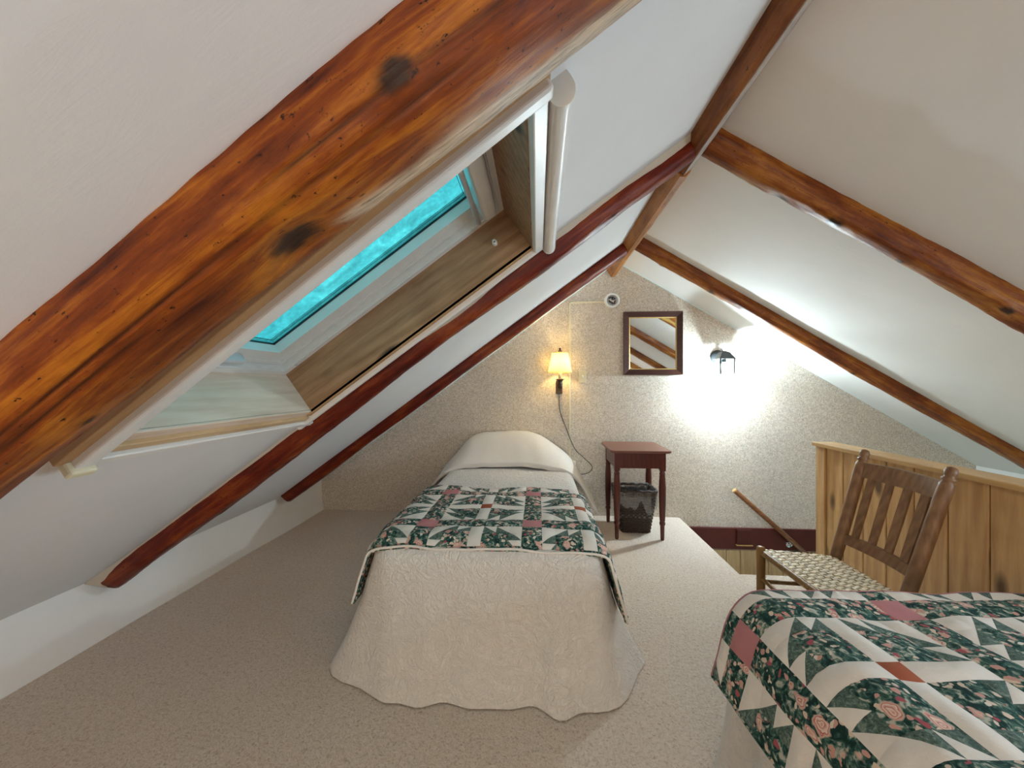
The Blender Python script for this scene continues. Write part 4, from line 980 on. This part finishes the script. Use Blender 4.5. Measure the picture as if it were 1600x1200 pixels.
# woven splints: over-two under-two twill
def seat_pt(u, v): a = SN.lerp(SF, v); b = BN_.lerp(BF_, v); p = a.lerp(b, u); return p + Vector((0, 0, 0.012 - 0.010 * math.sin(math.pi * u) * math.sin(math.pi * v)))
NU, NV = 17, 25; parts = []
def strand(fixed, n_along, horiz, k):
    V, F = [], []; m_ = n_along * 4
    for i in range(m_ + 1):
        t = i / m_; c = t * n_along; ph = (c + (k if horiz else k + 0.0)) / 4 * 2 * math.pi
        wv = 0.0046 * math.sin(ph + (0 if horiz else math.pi))
        hw = 0.455 / (NV if horiz else NU)
        lo_, hi_ = fixed - hw, fixed + hw
        for q in (lo_, (lo_ + hi_) / 2, hi_):
            p = seat_pt(t, min(1, max(0, q))) if horiz else seat_pt(min(1, max(0, q)), t); V.append(p + Vector((0, 0, wv + (0.0012 if q == (lo_ + hi_) / 2 else 0))))
        if i: a = 3 * i; F += [(a - 3, a - 2, a + 1, a), (a - 2, a - 1, a + 2, a + 1)]
    return V, F
for k in range(NV): parts.append(strand((k + .5) / NV, NU, True, k))
for k in range(NU): parts.append(strand((k + .5) / NU, NV, False, k))
st_ = ob('woven_seat', merge(*parts), M['splint'], ch, smooth=True); st_['kind'] = 'stuff'
wr_ = []
for k in range(NV):      # splints wrapped round the front rail
    c = SN.lerp(SF, (k + .5) / NV); V, F = [], []
    for i in range(9):
        a = math.radians(60 + i * 26); 
        for d in (-0.0090, 0.0090): V.append(c + Vector((math.cos(a) * 0.0155, d, math.sin(a) * 0.0155)))
        if i: F.append((2 * i - 2, 2 * i - 1, 2 * i + 1, 2 * i))
    wr_.append((V, F))
ob('wrapped_splints', merge(*wr_), M['chairgold'], ch, smooth=True)['kind'] = 'stuff'
ob('seat_underside', ([seat_pt(u, v) - Vector((0, 0, 0.012)) for u, v in ((0, 0), (1, 0), (1, 1), (0, 1))], [(0, 1, 2, 3)]), M['chairwood'], ch)

# ------------------------------------------------------------------ stairs and handrail
stp = empty('staircase', (SX, 3.2, -1.2)); tag(stp, 'steep carpeted stairs dropping away beside the gable wall', 'stairs')
for k in range(1, 7):
    ob('step', box(SX + 0.24 * (k - 1) + 0.002, SX + 0.24 * k + 0.02, SY + 0.01, YB - 0.03, -0.22 * k - 0.25, -0.22 * k - 0.20, 0.012), M['carpet'], stp)
    ob('riser', box(SX + 0.24 * k, SX + 0.24 * k + 0.018, SY + 0.01, YB - 0.03, -0.22 * (k + 1) - 0.20, -0.22 * k - 0.25), M['stairboard'], stp)
hr = empty('handrail', (1.784, YB - 0.075, 0.28)); tag(hr, 'slanting round wooden handrail fixed to the wall above the stairwell', 'handrail')
h0, h1 = Vector((1.784, YB - 0.075, 0.285)), Vector((2.75, YB - 0.075, -0.585))
vf = lathe([(0.019, 0), (0.021, 0.004), (0.021, (h1 - h0).length)], 18)
A_ = along(h0, h1); ho = ob('rail', xf(vf, A_), M['railwood'], hr, smooth=True)
ob('rail_end', lathe([(0.0212, -0.004), (0.0212, 0.006)], 18, A_), M['cap'], hr)
for t in (0.52,):
    c = h0.lerp(h1, t); ob('rail_bracket', merge(tube(smooth_pts([c + Vector((0, 0, -0.015)), c + Vector((0, 0.02, -0.05)), c + Vector((0, 0.053, -0.05))], 5), 0.007, 8), lathe([(0.026, 0), (0.022, 0.008)], 18, along(c + Vector((0, 0.053, -0.05)), c + Vector((0, -1, -0.05))))), M['chrome'], hr, smooth=True)
